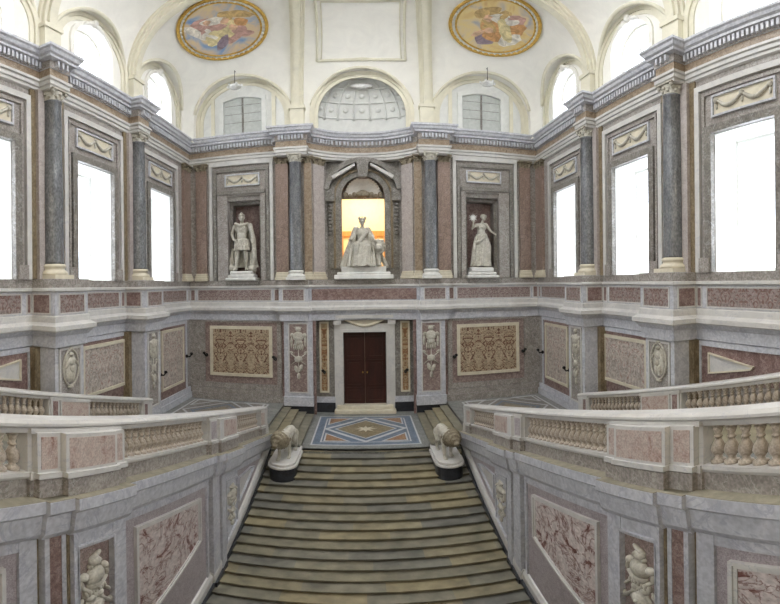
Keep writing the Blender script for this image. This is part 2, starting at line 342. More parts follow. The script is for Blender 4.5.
# ---------------------------------------------------------------- stair-well walls, ledges, panels
def sweepY(fn,prof,ys,mb,s,mat=0):
    """profile (x,dz) swept along Y following height fn"""
    n=len(prof)
    vs=[(s*x,y,fn(y)+dz) for y in ys for x,dz in prof]
    fs=[[i*n+j,i*n+(j+1)%n,(i+1)*n+(j+1)%n,(i+1)*n+j] for i in range(len(ys)-1) for j in range(n)]
    fs+=[list(range(n)),list(range((len(ys)-1)*n,len(ys)*n))]
    mb.add(vs,fs,mat)
PED=[(1.0,1.3),(3.9,6.0),(10.1,12.4),(15.55,16.95)]
for s in(-1,1):
    F=SS(s); sd=SIDE[s]
    m=MB(); m.prism(F,[(-1.3,-11),(16.9,-11),(16.9,RZ(16.9)-1.25),(-1.3,RZ(-1.3)-1.25)],0,-.5)
    m.rect(F,16.9,22.0,-7.3,ZP-.01,-.3,-.5)
    struct(m.build('wall_stair_%s'%sd,VIOLM))
    # ledge moulding and pilaster borders
    m=MB()
    prof=[(4.35,-1.2),(3.70,-1.2),(3.70,-1.40),(3.76,-1.46),(3.80,-1.80),(3.88,-1.92),(3.98,-1.92),(4.35,-1.92)]
    sweepY(RZ,prof,[-1.3,16.9],m,s,0)
    sweepY(RZ,[(4.2,-1.19),(3.71,-1.19),(3.71,-1.205),(4.2,-1.205)],[-1.3,16.89],m,s,1)
    for a,b,e in ((4.0,4.5,.07),(4.5,6.0,.14),(10.2,10.75,.06),(10.75,12.4,.12)): # breakforwards of ledge
        sweepY(RZ,[(x-e,z) for x,z in prof],[a,b],m,s,0); sweepY(RZ,[(4.2,-1.19),(3.71-e,-1.19),(3.71-e,-1.205),(4.2,-1.205)],[a,b],m,s,1)
    struct(m.build('trim_ledge_%s'%sd,[PALE,DUST]))
    # vertical borders between panels
    def vb(u0,u1,o,mat,dz=0):
        m.prism(F,[(u0,stairz(u0)-.1),(u1,stairz(u1)-.1),(u1,RZ(u1)-1.9+dz),(u0,RZ(u0)-1.9+dz)],-.02,o,mat)
    m=MB()
    for a,b,o,mt in ((3.72,4.04,.05,0),(4.04,4.10,.02,1),(4.10,4.19,.14,0),(4.19,4.44,.13,2),(4.44,4.53,.14,0),(4.53,4.58,.16,1),(4.58,4.68,.24,0),(5.6,5.98,.2,0),(5.98,6.1,.03,2),(10.02,10.14,.05,0),(10.14,10.22,.01,1),(10.22,10.72,.14,0),(10.72,10.8,.02,1),(10.8,11.14,.18,0),(12.3,12.55,.08,0)): vb(a,b,o,mt)  # brown strips paint in the warm shade on the stepped side faces
    for a,b,o in ((4.68,5.6,.19),(11.14,12.3,.15)): m.prism(F,[(a,RZ(a)-2.3),(b,RZ(b)-2.3),(b,RZ(b)-1.9),(a,RZ(a)-1.9)],-.02,o,0)
    for a,b in ((-1.3,3.72),(4.8,5.74),(6.1,10.02),(11.14,12.3),(12.55,15.7)):   # top fascia of each bay
        m.prism(F,[(a,RZ(a)-2.14),(b,RZ(b)-2.14),(b,RZ(b)-1.9),(a,RZ(a)-1.9)],-.02,.04,0)
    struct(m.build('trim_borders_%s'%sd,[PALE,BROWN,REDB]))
    # base moulding along the stair
    m=MB()
    def bz(Y): return stairz(Y)
    for a,b,e in ((6,10.2,0),(10.2,11.1,.05),(11.1,12.3,0),(12.3,16.9,0)):
        sweepY(bz,[(3.99,.5),(3.92-e,.48),(3.86-e,.36),(3.86-e,.05),(3.99,.05)],[a,b],m,s,0)
        sweepY(bz,[(3.99,.10),(3.80-e,.10),(3.80-e,-.6),(3.99,-.6)],[a,b],m,s,1)
    struct(m.build('baseboard_stair_%s'%sd,[WHITE,DARKST]))
    # panels
    def panel(label,pts,mat,fm=WHITE,w=.13,name='wall_panel',cat='wall panel',group=None,o0=.0):
        cu=sum(p[0] for p in pts)/len(pts); cz=sum(p[1] for p in pts)/len(pts)
        t=thing(name,label,cat,F(cu,cz,0),group)
        a=MB(); a.ring(F,pts,inset(pts,w*.55),-.02,.07); a.ring(F,inset(pts,w*.5),inset(pts,w),-.02,.04); a.build('frame',fm,t)
        a=MB(); a.prism(F,inset(pts,w*.9),-.02,.02); a.build('inlay',mat,t)
        return t
    def bot(u): return -7.07-.29*(9.47-u)
    panel('large tapering panel of dark-veined violet marble in the middle of the %s stair wall'%sd,[(6.55,bot(6.55)),(9.62,bot(9.62)),(9.62,-5.6),(6.55,-4.8)],VIOLA)
    panel('violet veined panel at the near end of the %s stair wall, cut by the picture edge'%sd,[(1.0,-6.6),(3.48,-6.6),(3.48,-4.02),(1.0,-3.3)],VIOLA)
    panel('small wedge-shaped white panel low beside the lion on the %s stair wall'%sd,[(12.78,-7.4),(14.75,-6.82),(14.2,-6.62),(12.78,-6.42)],WHITE,PALE,.08)
    m=MB()
    m.prism(F,[(12.6,stairz(12.6)+.45),(15.6,stairz(15.6)+.45),(15.6,RZ(15.6)-2.05),(12.6,RZ(12.6)-2.05)],-.02,.012); m.build('x',PINK) if 0 else None
# ---------------------------------------------------------------- relief trophies
def trophy(F,cu,z0,z1,w,kind,label,name='trophy_relief',mat=STATUE,sl=0.,bg=None,group=None):
    """carved armour: helmet over cuirass over shield and crossed spears"""
    H=z1-z0; t=thing(name,label,'relief',F(cu,(z0+z1)/2,0),group)
    m=MB()
    def P(u,z,o): return F(cu+u*w,z0+z*H,o)
    def e(u,z,ru,rz,ro,o=.03,rot=0):
        # ellipsoid in the wall frame
        seg,rings=16,9; vs=[];fs=[]
        for k in range(rings+1):
            tt=PI*k/rings
            for i in range(seg):
                a=2*PI*i/seg
                x=ru*w*math.sin(tt)*math.cos(a); y=rz*H*math.cos(tt); q=ro*math.sin(tt)*math.sin(a)
                x,y=x*math.cos(rot)-y*math.sin(rot),x*math.sin(rot)+y*math.cos(rot)
                vs.append(F(cu+u*w+x,z0+z*H+y,o+q))
        for k in range(rings):
            for i in range(seg):
                j=(i+1)%seg; fs.append([k*seg+i,k*seg+j,(k+1)*seg+j,(k+1)*seg+i])
        m.add(vs,fs,0,True)
    if kind==0:
        e(0,.88,.13,.055,.12); e(.02,.935,.17,.018,.06,.04,.3); e(.12,.86,.05,.03,.08); e(-.10,.83,.05,.03,.06)
        e(0,.70,.24,.11,.13); e(0,.60,.19,.07,.11)
        for i in range(7): e(-.24+.08*i,.52-abs(i-3)*.004,.045,.05,.07)
        e(-.27,.75,.1,.04,.09,rot=.5); e(.27,.75,.1,.04,.09,rot=-.5)
        e(-.33,.66,.05,.06,.06); e(.33,.66,.05,.06,.06)
        for sx in(-1,1):
            m.tube([P(sx*.45,.2,.04),P(-sx*.30,.62,.05)],.018*w/.5+.01,6); e(sx*.42,.24,.09,.03,.05,rot=sx*.6)
            e(sx*.36,.42,.14,.02,.05,rot=-sx*.9)
        m.lathe((0,0,0),[(0,0)],3) if 0 else None
        e(0,.30,.30,.13,.07); e(0,.30,.21,.09,.11); e(0,.30,.07,.03,.15)
        e(-.12,.44,.1,.05,.08); e(.12,.44,.1,.05,.08)
        for sx in(-1,1): e(sx*.12,.12,.09,.09,.06,rot=sx*.4)
        e(0,.06,.05,.06,.06)
    elif kind==1:   # oval medallion shield with figure
        pts=[(.42*math.cos(a),.5+.46*math.sin(a)) for a in [2*PI*i/28 for i in range(29)]]
        m.tube([P(u,z,.05) for u,z in pts],.035,6)
        e(0,.5,.34,.38,.05); e(0,.84,.12,.06,.12); e(0,.66,.18,.12,.14); e(.05,.48,.15,.12,.12); e(-.08,.3,.1,.14,.11); e(.1,.28,.09,.15,.11)
        e(.24,.64,.06,.12,.1,rot=.7); e(-.22,.6,.06,.13,.1,rot=-.5); e(0,.99,.12,.04,.08); e(0,.01,.16,.04,.08)
    else:           # standing armour hung on a tall staff
        e(0,.93,.14,.04,.1); e(0,.965,.2,.012,.05); e(0,.80,.26,.09,.12); e(0,.70,.2,.06,.1)
        for i in range(5): e(-.2+.1*i,.62,.05,.06,.07)
        e(-.3,.83,.1,.035,.08,rot=.6); e(.3,.83,.1,.035,.08,rot=-.6); e(-.33,.72,.06,.1,.06); e(.33,.70,.06,.1,.06)
        m.tube([P(0,.05,.03),P(0,.6,.03)],.022,6)
        for sx in(-1,1): m.tube([P(sx*.36,.30,.04),P(-sx*.36,.50,.04)],.025,6); e(sx*.34,.52,.1,.02,.04,rot=sx*.5)
        e(0,.40,.2,.06,.09); e(-.1,.24,.1,.07,.07,rot=.4); e(.1,.22,.1,.07,.07,rot=-.4); e(0,.1,.08,.06,.06)
    m.build('armour',mat,t)
    return t
def stairrelief(s):
    F=(lambda s:(lambda u,z,o:(s*(3.85-o),u,z)))(s); sd=SIDE[s]
    for (u0,u1,kind,lab) in ((4.66,5.62,0,'carved helmet, cuirass and round shield on the near pilaster of the %s stair wall'),(11.2,12.26,2,'carved armour trophy on the far pilaster of the %s stair wall')):
        zt0,zt1=RZ(u0)-2.2,RZ(u1)-2.2; zb0,zb1=(stairz(u0)+.7,stairz(u1)+.7)
        pts=[(u0,zb0),(u1,zb1),(u1,zt1),(u0,zt0)]
        H=min(zt0,zt1)
        if kind==0: za,zb=H-2.05,H-.12
        else: za,zb=max(zb0,zb1)+.05,H-.08
        t=trophy(F,(u0+u1)/2,za,zb,(u1-u0)*.95 if kind else .95,kind,lab%sd)
        a=MB(); a.ring(F,pts,inset(pts,.045),-.12,.06 if kind else .12); a.build('frame',PALE,t)
        a=MB(); a.prism(F,pts,-.12,.012); a.build('ground',PINK if kind==0 else PALE,t)
for s in(-1,1): stairrelief(s)
# ---------------------------------------------------------------- balustrades
def baluster_mesh():
    m=MB(); prof=[(.105,0),(.105,.05),(.07,.065),(.05,.10),(.085,.15),(.108,.20),(.095,.27),(.05,.35),(.04,.38),(.062,.385),(.062,.41),(.045,.42),(.055,.47),(.075,.52),(.06,.535),(.09,.545),(.09,.59)]
    m.lathe((0,0,0),prof,12)
    # foot and cap plates follow the rake of the stair
    m.v=[(x,y,z-.252*y) for x,y,z in m.v]
    return m
BMESH=None
def balustrade(s,xc,label,peds,spans,y0,y1,w,group=None):
    global BMESH
    t=thing('balustrade',label,'balustrade',(s*xc,(y0+y1)/2,RZ((y0+y1)/2)-1.2))
    h=w/2
    # coping
    m=MB(); sweepY(RZ,[(xc-h-.04,0),(xc-h-.08,-.05),(xc-h-.08,-.09),(xc-h-.02,-.13),(xc-h,-.2),(xc+h,-.2),(xc+h+.02,-.13),(xc+h+.08,-.09),(xc+h+.08,-.05),(xc+h+.04,0)],[y0,y1],m,s)
    m.build('handrail',WHITE,t)
    m=MB(); sweepY(RZ,[(xc-h-.03,-.79),(xc-h-.03,-.85),(xc-h+.0,-.9),(xc+h,-.9),(xc+h+.03,-.85),(xc+h+.03,-.79)],[y0,y1],m,s,0)
    sweepY(RZ,[(xc-h+.02,-.9),(xc-h+.02,-1.3),(xc+h,-1.3),(xc+h,-.9)],[y0,y1],m,s,1)
    m.build('plinth',[WHITE,GREY],t)
    for a,b,subs in peds:
        Fp=lambda u,z,o:(s*(xc-h-o),u,z)
        m=MB(); d=.05
        def q(u0,u1,t0,t1): return [(u0,RZ(u0)+t0),(u1,RZ(u1)+t0),(u1,RZ(u1)+t1),(u0,RZ(u0)+t1)]
        m.prism(Fp,q(a,b,-.8,-.14),.0,-.2,0)
        m.prism(Fp,q(a,b,-1.22,-.9),.03,-.1,1); m.prism(Fp,q(a,b,-.91,-.79),.06,-.1,0); m.prism(Fp,q(a,b,-.2,-.12),.07,-.1,0)
        for (c0,c1,o,kind) in subs:
            m.prism(Fp,q(c0,c1,-.79,-.18),-.01,o,0)
            m.prism(Fp,q(c0-.02,c1+.02,-.88,-.79),-.01,o+.05,0); m.prism(Fp,q(c0,c1,-1.2,-.9),-.01,o+.03,1)
        p=m.build('pedestal',[WHITE,GREY],t)
        for (c0,c1,o,kind) in subs:
            if kind:
                g=MB(); pts=q(c0+.07,c1-.07,-.74,-.24); g.prism(Fp,pts,o-.01,o+.006); g.build('inset_panel',{1:PANK,2:REDB,3:VIOLM}[kind],p)
    n=0
    for a,b in spans:
        k=max(1,round((b-a)/.232)); st_=(b-a)/k
        for i in range(k):
            y=a+st_*(i+.5)
            if BMESH is None:
                o=baluster_mesh().build('baluster',[BAL]); BMESH=o.data; o['_w']=(0,0,0)
            else:
                o=bpy.data.objects.new('baluster',BMESH); col.objects.link(o)
            o.parent=t; w0=Vector(t['_w']); o.location=Vector((s*xc,y,RZ(y)-.79))-w0
    return t
BAL=marble('baluster_marble',[(.3,(172,158,144)),(.55,(204,192,176)),(.75,(218,210,198))],scale=4.,speck=.45,rough=.35)
for s in(-1,1):
    sd=SIDE[s]
    balustrade(s,4.1,'inner marble balustrade of the %s return flight, ending beside the lion'%sd,
        [(3.92,6.05,[(4.0,4.46,.10,1),(4.46,5.72,.20,1),(5.72,6.03,.14,1)]),(10.15,12.4,[(10.2,10.72,.08,3),(10.72,11.05,.16,0),(11.05,12.38,.12,1)]),(15.6,16.3,[(15.62,16.3,.05,1)])],
        [(.2,3.9),(6.07,10.13),(12.42,15.58)],-.6,16.3,.3)
    balustrade(s,8.3,'outer marble balustrade against the window piers on the %s side'%sd,
        [(8.95,10.85,[(9.0,9.35,.05,2),(9.4,10.8,.05,1)]),(14.2,14.95,[(14.25,14.6,.05,2),(14.62,14.95,.03,0)])],
        [(3.6,8.9),(10.9,14.2)],3.4,14.95,.3)
    # scrolled newel end beside the lion
    m=MB(); pr=[(.0,0)]
    t=thing('newel_scroll','curved scroll ending the %s inner balustrade above the lion'%sd,'newel',(s*4.1,16.6,RZ(16.6)-1.2))
    m=MB()
    Fp=lambda u,z,o:(s*(3.95-o),u,z)
    pts=[(16.3,RZ(16.3)-.01),(16.62,RZ(16.62)),(16.78,RZ(16.7)-.1),(16.72,RZ(16.7)-.22),(16.66,RZ(16.7)-.5),(16.72,RZ(16.7)-.75),(16.86,RZ(16.7)-.95),(16.92,RZ(16.7)-1.25),(16.3,RZ(16.3)-1.3)]
    m.prism(Fp,pts,.06,-.34); m.build('scroll',WHITE,t,bevel=.02)
# ---------------------------------------------------------------- main walls
def arch_pts(uc,R,zc,z0,n=20,r2=None):
    return [(uc-R,z0)]+[(uc-R*math.cos(PI*i/n),zc+(r2 or R)*math.sin(PI*i/n)) for i in range(n+1)]+[(uc+R,z0)]
WH=1.2; WZ0,WZ1=.25,4.75
for s in(-1,1):
    F=WS(s); m=MB()
    # lower wall, lintel band, piers
    m.rect(F,-1.3,YB+1,-11,WZ0,0,-1.2)
    m.rect(F,-1.3,YB+1,WZ1,8.4,0,-1.2)
    edges=[-1.3]+[e for w in [2.35]+WIN for e in (w-WH,w+WH)]+[YB+1]
    for i in range(0,len(edges),2): m.rect(F,edges[i],edges[i+1],WZ0,WZ1,0,-1.2)
    struct(m.build('wall_%s'%SIDE[s],GREY))
    # piers carrying the columns
    for c in COLS:
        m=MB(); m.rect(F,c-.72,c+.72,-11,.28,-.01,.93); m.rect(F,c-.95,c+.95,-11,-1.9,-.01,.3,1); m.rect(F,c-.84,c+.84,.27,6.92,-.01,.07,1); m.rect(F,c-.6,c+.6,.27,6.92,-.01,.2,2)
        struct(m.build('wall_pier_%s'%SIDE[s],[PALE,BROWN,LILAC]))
m=MB(); F=WBK
# back wall: lower door bay set back, upper niche bay set further back
def backboxes():
    m.rect(F,-XW-1,-2.75,-8,-.9,0,-.6); m.rect(F,2.75,XW+1,-8,-.9,0,-.6)
    D=-.55
    m.rect(F,-2.76,-1.15,-8,-.9,D,-1.0,1); m.rect(F,1.15,2.76,-8,-.9,D,-1.0,1); m.rect(F,-1.15,1.15,-2.55,-.9,D,-1.0,1); m.rect(F,-1.15,1.15,-8,-6.75,D,-1.0,1)
    m.rect(F,-XW-1,XW+1,-.9,.28,-.3,-1.6)
    # side bays with niche openings
    for s in(-1,1):
        a,b=sorted((s*5.55,s*7.45))
        lo,hi=sorted((s*2.7,s*(XW+1)))
        m.rect(F,lo,a,.28,8.7,0,-1.2); m.rect(F,b,hi,.28,8.7,0,-1.2); m.rect(F,a,b,4.7,8.7,0,-1.2)
        m.rect(F,a-.1,b+.1,.2,4.8,-.95,-1.2,2)
    # curved returns to the set-back centre
    for s in(-1,1):
        prev=None
        for i in range(5):
            x=2.7-.18*i; d=-1.05*(1-(x/2.7)**1)*2.7/.75*.9 if 0 else -1.05*math.sin(min(1,i/4)*PI/2)
            if prev: m.add([(s*prev[0],YB-prev[1],.28),(s*x,YB-d,.28),(s*x,YB-d,8.7),(s*prev[0],YB-prev[1],8.7)],[[0,1,2,3]],0)
            prev=(x,d)
    D=-1.05
    n=16; z1=8.7
    op=arch_pts(0,1.2,4.85,.28,n); out=[(-2.15,.28)]+[(max(-2.15,min(2.15,-3.4*math.cos(PI*i/n))),8.7 if 2<i<n-2 else 4.85+(8.7-4.85)*min(1,min(i,n-i)/3)) for i in range(n+1)]+[(2.15,.28)]
    m.ring(F,out,op,D,D-.5,1,closed=False)
    m.rect(F,-1.2,1.2,.28,.9,D-.1,D-.45,1)
backboxes()
struct(m.build('wall_back',[GREY,GREYD,REDB]))
# ---- sweeps around the room
def wall_path(pj,h,pb,dc,cw=.0):
    P=[(-XW,-1.2)]
    for c in COLS: P+=[(-XW,c-h),(-XW+pj,c-h),(-XW+pj,c+h),(-XW,c+h)]
    P+=[(-XW,YB),(-4.35,YB),(-4.35,YB-pb),(-2.98,YB-pb),(-2.98,YB-pb*.4),(-2.75,YB)]
    arc=[]
    for i in range(1,12):
        x=-2.75+5.5*i/12; arc.append((x,YB+dc*(1-abs(x/2.75)**2.4)))
    return P+arc+[(-x,y) for x,y in reversed(P)]
def sweep(m,P,prof,mats):
    pts=[]
    n=len(P)
    for i,p in enumerate(P):
        ds=[]
        if i>0: d=Vector((p[0]-P[i-1][0],p[1]-P[i-1][1])).normalized(); ds.append(Vector((d.y,-d.x)))
        if i<n-1: d=Vector((P[i+1][0]-p[0],P[i+1][1]-p[1])).normalized(); ds.append(Vector((d.y,-d.x)))
        nn=ds[0] if len(ds)==1 else (ds[0]+ds[1])/max(.25,(1+ds[0].dot(ds[1])))
        pts.append([(p[0]+o*nn.x,p[1]+o*nn.y,z) for o,z in prof])
    k=len(prof)
    for i in range(n-1):
        for j in range(k-1):
            m.add([pts[i][j],pts[i][j+1],pts[i+1][j+1],pts[i+1][j]],[[0,1,2,3]],mats[j])
PE=wall_path(.48,.34,.62,1.0)
m=MB()
prof=[(-.3,8.52),(.52,8.52),(.52,8.42),(.46,8.36),(.42,8.24),(.34,8.18),(.34,8.08),(.16,8.04),(.16,7.74),(.12,7.72),(.12,7.38),(.22,7.36),(.22,7.26),(.16,7.22),(.16,7.08),(.10,7.05),(.10,6.94),(.0,6.90),(-.3,6.90)]
mt=[0]*7+[3,0,1]+[2]*8  # darker grey behind the dentils puts shade into their gaps by colour
sweep(m,PE,prof,mt)
ent=struct(m.build('trim_entablature',[PALE,FRIEZE,WHITE,GREY]))
# dentils, one mesh: surface pattern of the cornice
m=MB()
for i in range(len(PE)-1):
    a=Vector(PE[i]);b=Vector(PE[i+1]);d=b-a;l=d.length
    if l<.5 and not(abs(a.x)<2.8 and abs(b.x)<2.8): continue
    d.normalize(); nn=Vector((d.y,-d.x)); k=int(l/.17)
    if max(a.y,b.y)<5 : continue
    for j in range(k):
        t0=(j+.3)/k*l; p=a+d*t0
        if p.y<5: continue
        q=p+d*.095
        vs=[(*(p+nn*.12),7.78),(*(q+nn*.12),7.78),(*(q+nn*.30),7.78),(*(p+nn*.30),7.78),(*(p+nn*.12),8.03),(*(q+nn*.12),8.03),(*(q+nn*.30),8.03),(*(p+nn*.30),8.03)]
        m.add(vs,[[0,1,2,3],[4,5,6,7],[0,1,5,4],[1,2,6,5],[2,3,7,6],[3,0,4,7]])
m.build('dentils',PALE,ent)
# belt course between the two registers
PBt=wall_path(.98,.76,.38,.35)
m=MB()
prof=[(-.3,.27),(.1,.27),(.1,.0),(.17,-.02),(.17,-.1),(.07,-.14),(.07,-.86),(.12,-.90),(.12,-1.08),(.2,-1.14),(.28,-1.18),(.28,-1.32),(.2,-1.36),(.1,-1.5),(.06,-1.52),(.06,-1.86),(.0,-1.9)]
mt=[0,0,1,1,1,2,1,1,1,1,1,1,3,3,3,3]
sweep(m,PBt,prof,mt)
belt=struct(m.build('trim_belt_course',[GREY,WHITE,PALE,PALE]))
k=0
for i in range(len(PBt)-1):
    a=Vector(PBt[i]);b=Vector(PBt[i+1]);d=b-a;l=d.length
    if l<.3 or max(a.y,b.y)<6: continue
    d.normalize(); nn=Vector((d.y,-d.x))
    if abs(a.x)<2.8 and abs(b.x)<2.8:
        Fq=lambda u,z,o:(a.x+d.x*u+nn.x*(o+.07),a.y+d.y*u+nn.y*(o+.07),z)
        m=MB(); m.rect(Fq,-.02,l+.02,-.80,-.22,0,.02); m.build('inlay',REDB,belt); continue
    # split long runs: [margin] strip
    segs=[]
    if l>3.4:
        segs=[(.12,.42),(.55,l-.55),(l-.42,l-.12)] if l<5.5 else [(.15,.55),(.75,l-.75),(l-.55,l-.15)]
    else: segs=[(.1,l-.1)]
    if l>4.5 and a.y<22 :
        # window bays
        segs=[(.12,.35),(.55,l-.55),(l-.35,l-.12)]
    for (t0,t1) in segs:
        if t1-t0<.08: continue
        Fq=lambda u,z,o:(a.x+d.x*u+nn.x*(o+.07),a.y+d.y*u+nn.y*(o+.07),z)
        mid=(t0+t1)/2; w0=Fq(mid,-.5,0)
        e=MB(); e.ring(Fq,R4(t0,t1,-.83,-.18),inset(R4(t0,t1,-.83,-.18),.045),-.01,.03,0)
        e.prism(Fq,inset(R4(t0,t1,-.83,-.18),.04),-.01,.014,1)
        along_y=abs(d.y)>.5
        o=e.build('inlay',[WHITE,(REDY if along_y else REDX) if t1-t0>1 else REDB],None,loc=w0)
        o.parent=belt
# lower plinths
m=MB(); W=.0
for s in(-1,1):
    a,b=sorted((s*4.25,s*XW)); m.rect(WBK,a,b,-6.4,-6.02,-.01,.16,0); m.rect(WBK,a,b,-6.05,-5.72,-.01,.09,0)
    a,b=sorted((s*2.72,s*4.32)); m.rect(WBK,a,b,-7,-6.45,-.01,.34,1); m.rect(WBK,a,b,-6.46,-5.95,-.01,.42,2)
    a,b=sorted((s*1.62,s*2.76)); m.rect(WBK,a,b,-7,-6.45,-.56,-.35,1); m.rect(WBK,a,b,-6.46,-6.15,-.56,-.38,2)
struct(m.build('baseboard_back',[GREY,DARKST,PALE]))
for s in(-1,1):
    m=MB(); F=WS(s); m.rect(F,16.98,22.3,-6.4,-6.05,-.01,.16); m.rect(F,16.98,22.3,-6.07,-5.75,-.01,.09); struct(m.build('baseboard_%s'%SIDE[s],PALE))
# ---------------------------------------------------------------- windows (main) with surrounds
ORD={7.85:'near',13.35:'middle',18.85:'far'}
wn=0
def garland(F,cu,cz,w,h,label,parentmat=STATUE):
    t=thing('garland_relief',label,'relief',F(cu,cz,.05))
    a=MB(); a.ring(F,R4(cu-w,cu+w,cz-h,cz+h),inset(R4(cu-w,cu+w,cz-h,cz+h),.07),.0,.12); a.build('frame',PALE,t)
    a=MB(); a.prism(F,inset(R4(cu-w,cu+w,cz-h,cz+h),.06),.0,.05); a.build('ground',CREAM,t)
    a=MB()
    for k in (-1,1):
        pts=[];
        for i in range(13):
            q=i/12; pts.append(F(cu+k*w*.82*(1-q)+0.0,cz+h*.45-h*.9*math.sin(q*PI)*.8,.08))
        a.tube(pts,[.045+.035*math.sin(i/12*PI) for i in range(13)],8)
    for u in (-.84,0,.84):
        p=F(cu+u*w,cz+h*.4,.09); a.ell(p,(.09,.09,.11),10,6)
        p=F(cu+u*w,cz-.1*h,.07); a.ell(p,(.05,.05,.12),8,5)
    a.build('garland',parentmat,t)
    return t
for s in(-1,1):
    F=WS(s); sd=SIDE[s]
    for c in WIN:
        wn+=1
        # surround: one trim object per window
        m=MB()
        m.ring(F,[(c-1.92,.27),(c-1.92,6.6),(c+1.92,6.6),(c+1.92,.27)],[(c-1.72,.27),(c-1.72,6.38),(c+1.72,6.38),(c+1.72,.27)],-.01,.14,0,closed=False)
        m.rect(F,c-1.72,c+1.72,4.75,6.4,-.01,.03,1); 
        m.ring(F,[(c-1.62,.27),(c-1.62,6.28),(c+1.62,6.28),(c+1.62,.27)],[(c-1.52,.27),(c-1.52,6.16),(c+1.52,6.16),(c+1.52,.27)],-.01,.10,1,closed=False)
        m.ring(F,[(c-1.48,.27),(c-1.48,5.0),(c+1.48,5.0),(c+1.48,.27)],[(c-1.19,.27),(c-1.19,4.74),(c+1.19,4.74),(c+1.19,.27)],-.02,.16,2,closed=False)
        for k in(-1,1): m.rect(F,c+k*1.5-.22,c+k*1.5+.22,.27,.72,-.01,.2,1)
        struct(m.build('trim_window_%d'%wn,[WHITE,GREY,GREYD]))
        garland(F,c,5.68,1.2,.4,'carved garland panel above the %s tall window on the %s wall'%(ORD[c],sd))
        w=struct(bpy.data.objects.new('window_%d'%wn,None)); col.objects.link(w); w.location=F(c,2.5,-1.1); w['_w']=tuple(F(c,2.5,-1.1))
        m=MB(); m.ring(F,R4(c-WH,c+WH,WZ0,WZ1),R4(c-WH+.14,c+WH-.14,WZ0+.14,WZ1-.14),-1.05,-1.17)
        m.rect(F,c-.03,c+.03,WZ0,WZ1,-1.09,-1.13)
        m.build('window_frame',WPAINT,w)
        m=MB(); m.rect(F,c-WH+.12,c+WH-.12,WZ0+.12,WZ1-.12,-1.105,-1.115); m.build('glass',GLASS,w)
        # inner reveal lining: painted boards set in the opening
        m=MB(); 
        for k in(-1,1): m.rect(F,*sorted((c+k*WH,c+k*(WH-.03))),WZ0,WZ1,-.03,-1.05)
        m.rect(F,c-WH,c+WH,WZ1-.03,WZ1,-.03,-1.05); m.rect(F,c-WH,c+WH,WZ0-.01,WZ0+.02,-.03,-1.05)
        m.build('reveal',WPAINT,w)
# ---------------------------------------------------------------- columns and pilasters
def capital(m,c,r,h,mat=0,sq=True):
    m.lathe(c,[(r*.98,0),(r*1.02,.05*h),(r*.95,.1*h),(r*.98,.5*h),(r*1.2,.8*h)],20,mat)
    for k in range(8):
        a=k*PI/4+PI/8
        for zz,rr,sz in ((.28,1.08,.16),(.52,1.16,.13)):
            m.ell((c[0]+r*rr*math.cos(a+(PI/8 if zz>.4 else 0)),c[1]+r*rr*math.sin(a+(PI/8 if zz>.4 else 0)),c[2]+zz*h),(r*sz*1.2,r*sz*1.2,h*.16),8,5,mat)
    for k in range(4):
        a=k*PI/2+PI/4
        m.ell((c[0]+r*1.42*math.cos(a),c[1]+r*1.42*math.sin(a),c[2]+.72*h),(r*.24,r*.24,h*.2),10,6,mat)
    e=r*1.28; m.box(c[0]-e,c[0]+e,c[1]-e,c[1]+e,c[2]+.88*h,c[2]+h,mat)
def column(x,y,z0,z1,r,label,basem=CREAM,group=None):
    t=thing('marble_column',label,'column',(x,y,z0),group)
    e=r*1.4; m=MB(); m.box(x-e,x+e,y-e,y+e,z0,z0+.14); m.lathe((x,y,z0+.14),[(e*.98,0),(e*1.0,.06),(e*.9,.13),(r*1.1,.16),(r*1.08,.22),(r*1.2,.25),(r*1.2,.31),(r*1.02,.36)],28); m.build('base',basem,t)
    m=MB(); H=z1-z0-.5-.42
    m.lathe((x,y,z0+.5),[(r*1.03,0),(r,.06),(r*1.0,H*.33),(r*.95,H*.7),(r*.88,H-.08),(r*.94,H-.06),(r*.94,H)],32); m.build('shaft',GREYC,t)
    m=MB(); capital(m,(x,y,z1-.42),r*.92,.42); m.build('capital',STATUE,t)
    return t
for s in(-1,1):
    column(s*9.42,COLS[0],.28,6.97,.34,'dark grey marble column between the near and middle tall windows on the %s'%SIDE[s])
    column(s*9.42,COLS[1],.28,6.97,.34,'dark grey marble column between the middle and far tall windows on the %s'%SIDE[s])
    column(s*3.5,YB-.42,.28,6.97,.34,'slim blue-grey column on the back wall just %s of the central arch'%SIDE[s],STATUEW)
def pilaster(fr,u0,u1,d0,d1,label,shaft,z0=.28,z1=6.97,cap=True):
    cu=(u0+u1)/2
    t=thing('pilaster',label,'pilaster',fr(cu,z0,d1))
    m=MB(); m.rect(fr,u0-.08,u1+.08,z0,z0+.16,d0,d1+.12); m.rect(fr,u0-.05,u1+.05,z0+.16,z0+.3,d0,d1+.08); m.rect(fr,u0-.02,u1+.02,z0+.3,z0+.42,d0,d1+.03); m.build('base',CREAM,t,bevel=.02)
    m=MB(); m.rect(fr,u0,u1,z0+.42,z1-.4,d0,d1); m.build('shaft',shaft,t)
    if cap:
        m=MB(); w=u1-u0; m.rect(fr,u0+.02,u1-.02,z1-.4,z1-.06,d0,d1); m.rect(fr,u0-.1,u1+.1,z1-.08,z1,d0,d1+.12)
        for k in (0,.5,1):
            m.ell(fr(u0+w*k,z1-.18,d1+.03),(.09,.09,.09),10,6); m.ell(fr(u0+w*(.1+.8*k),z1-.31,d1+.02),(.06,.06,.08),8,5)
        m.build('capital',MANE,t)
    return t
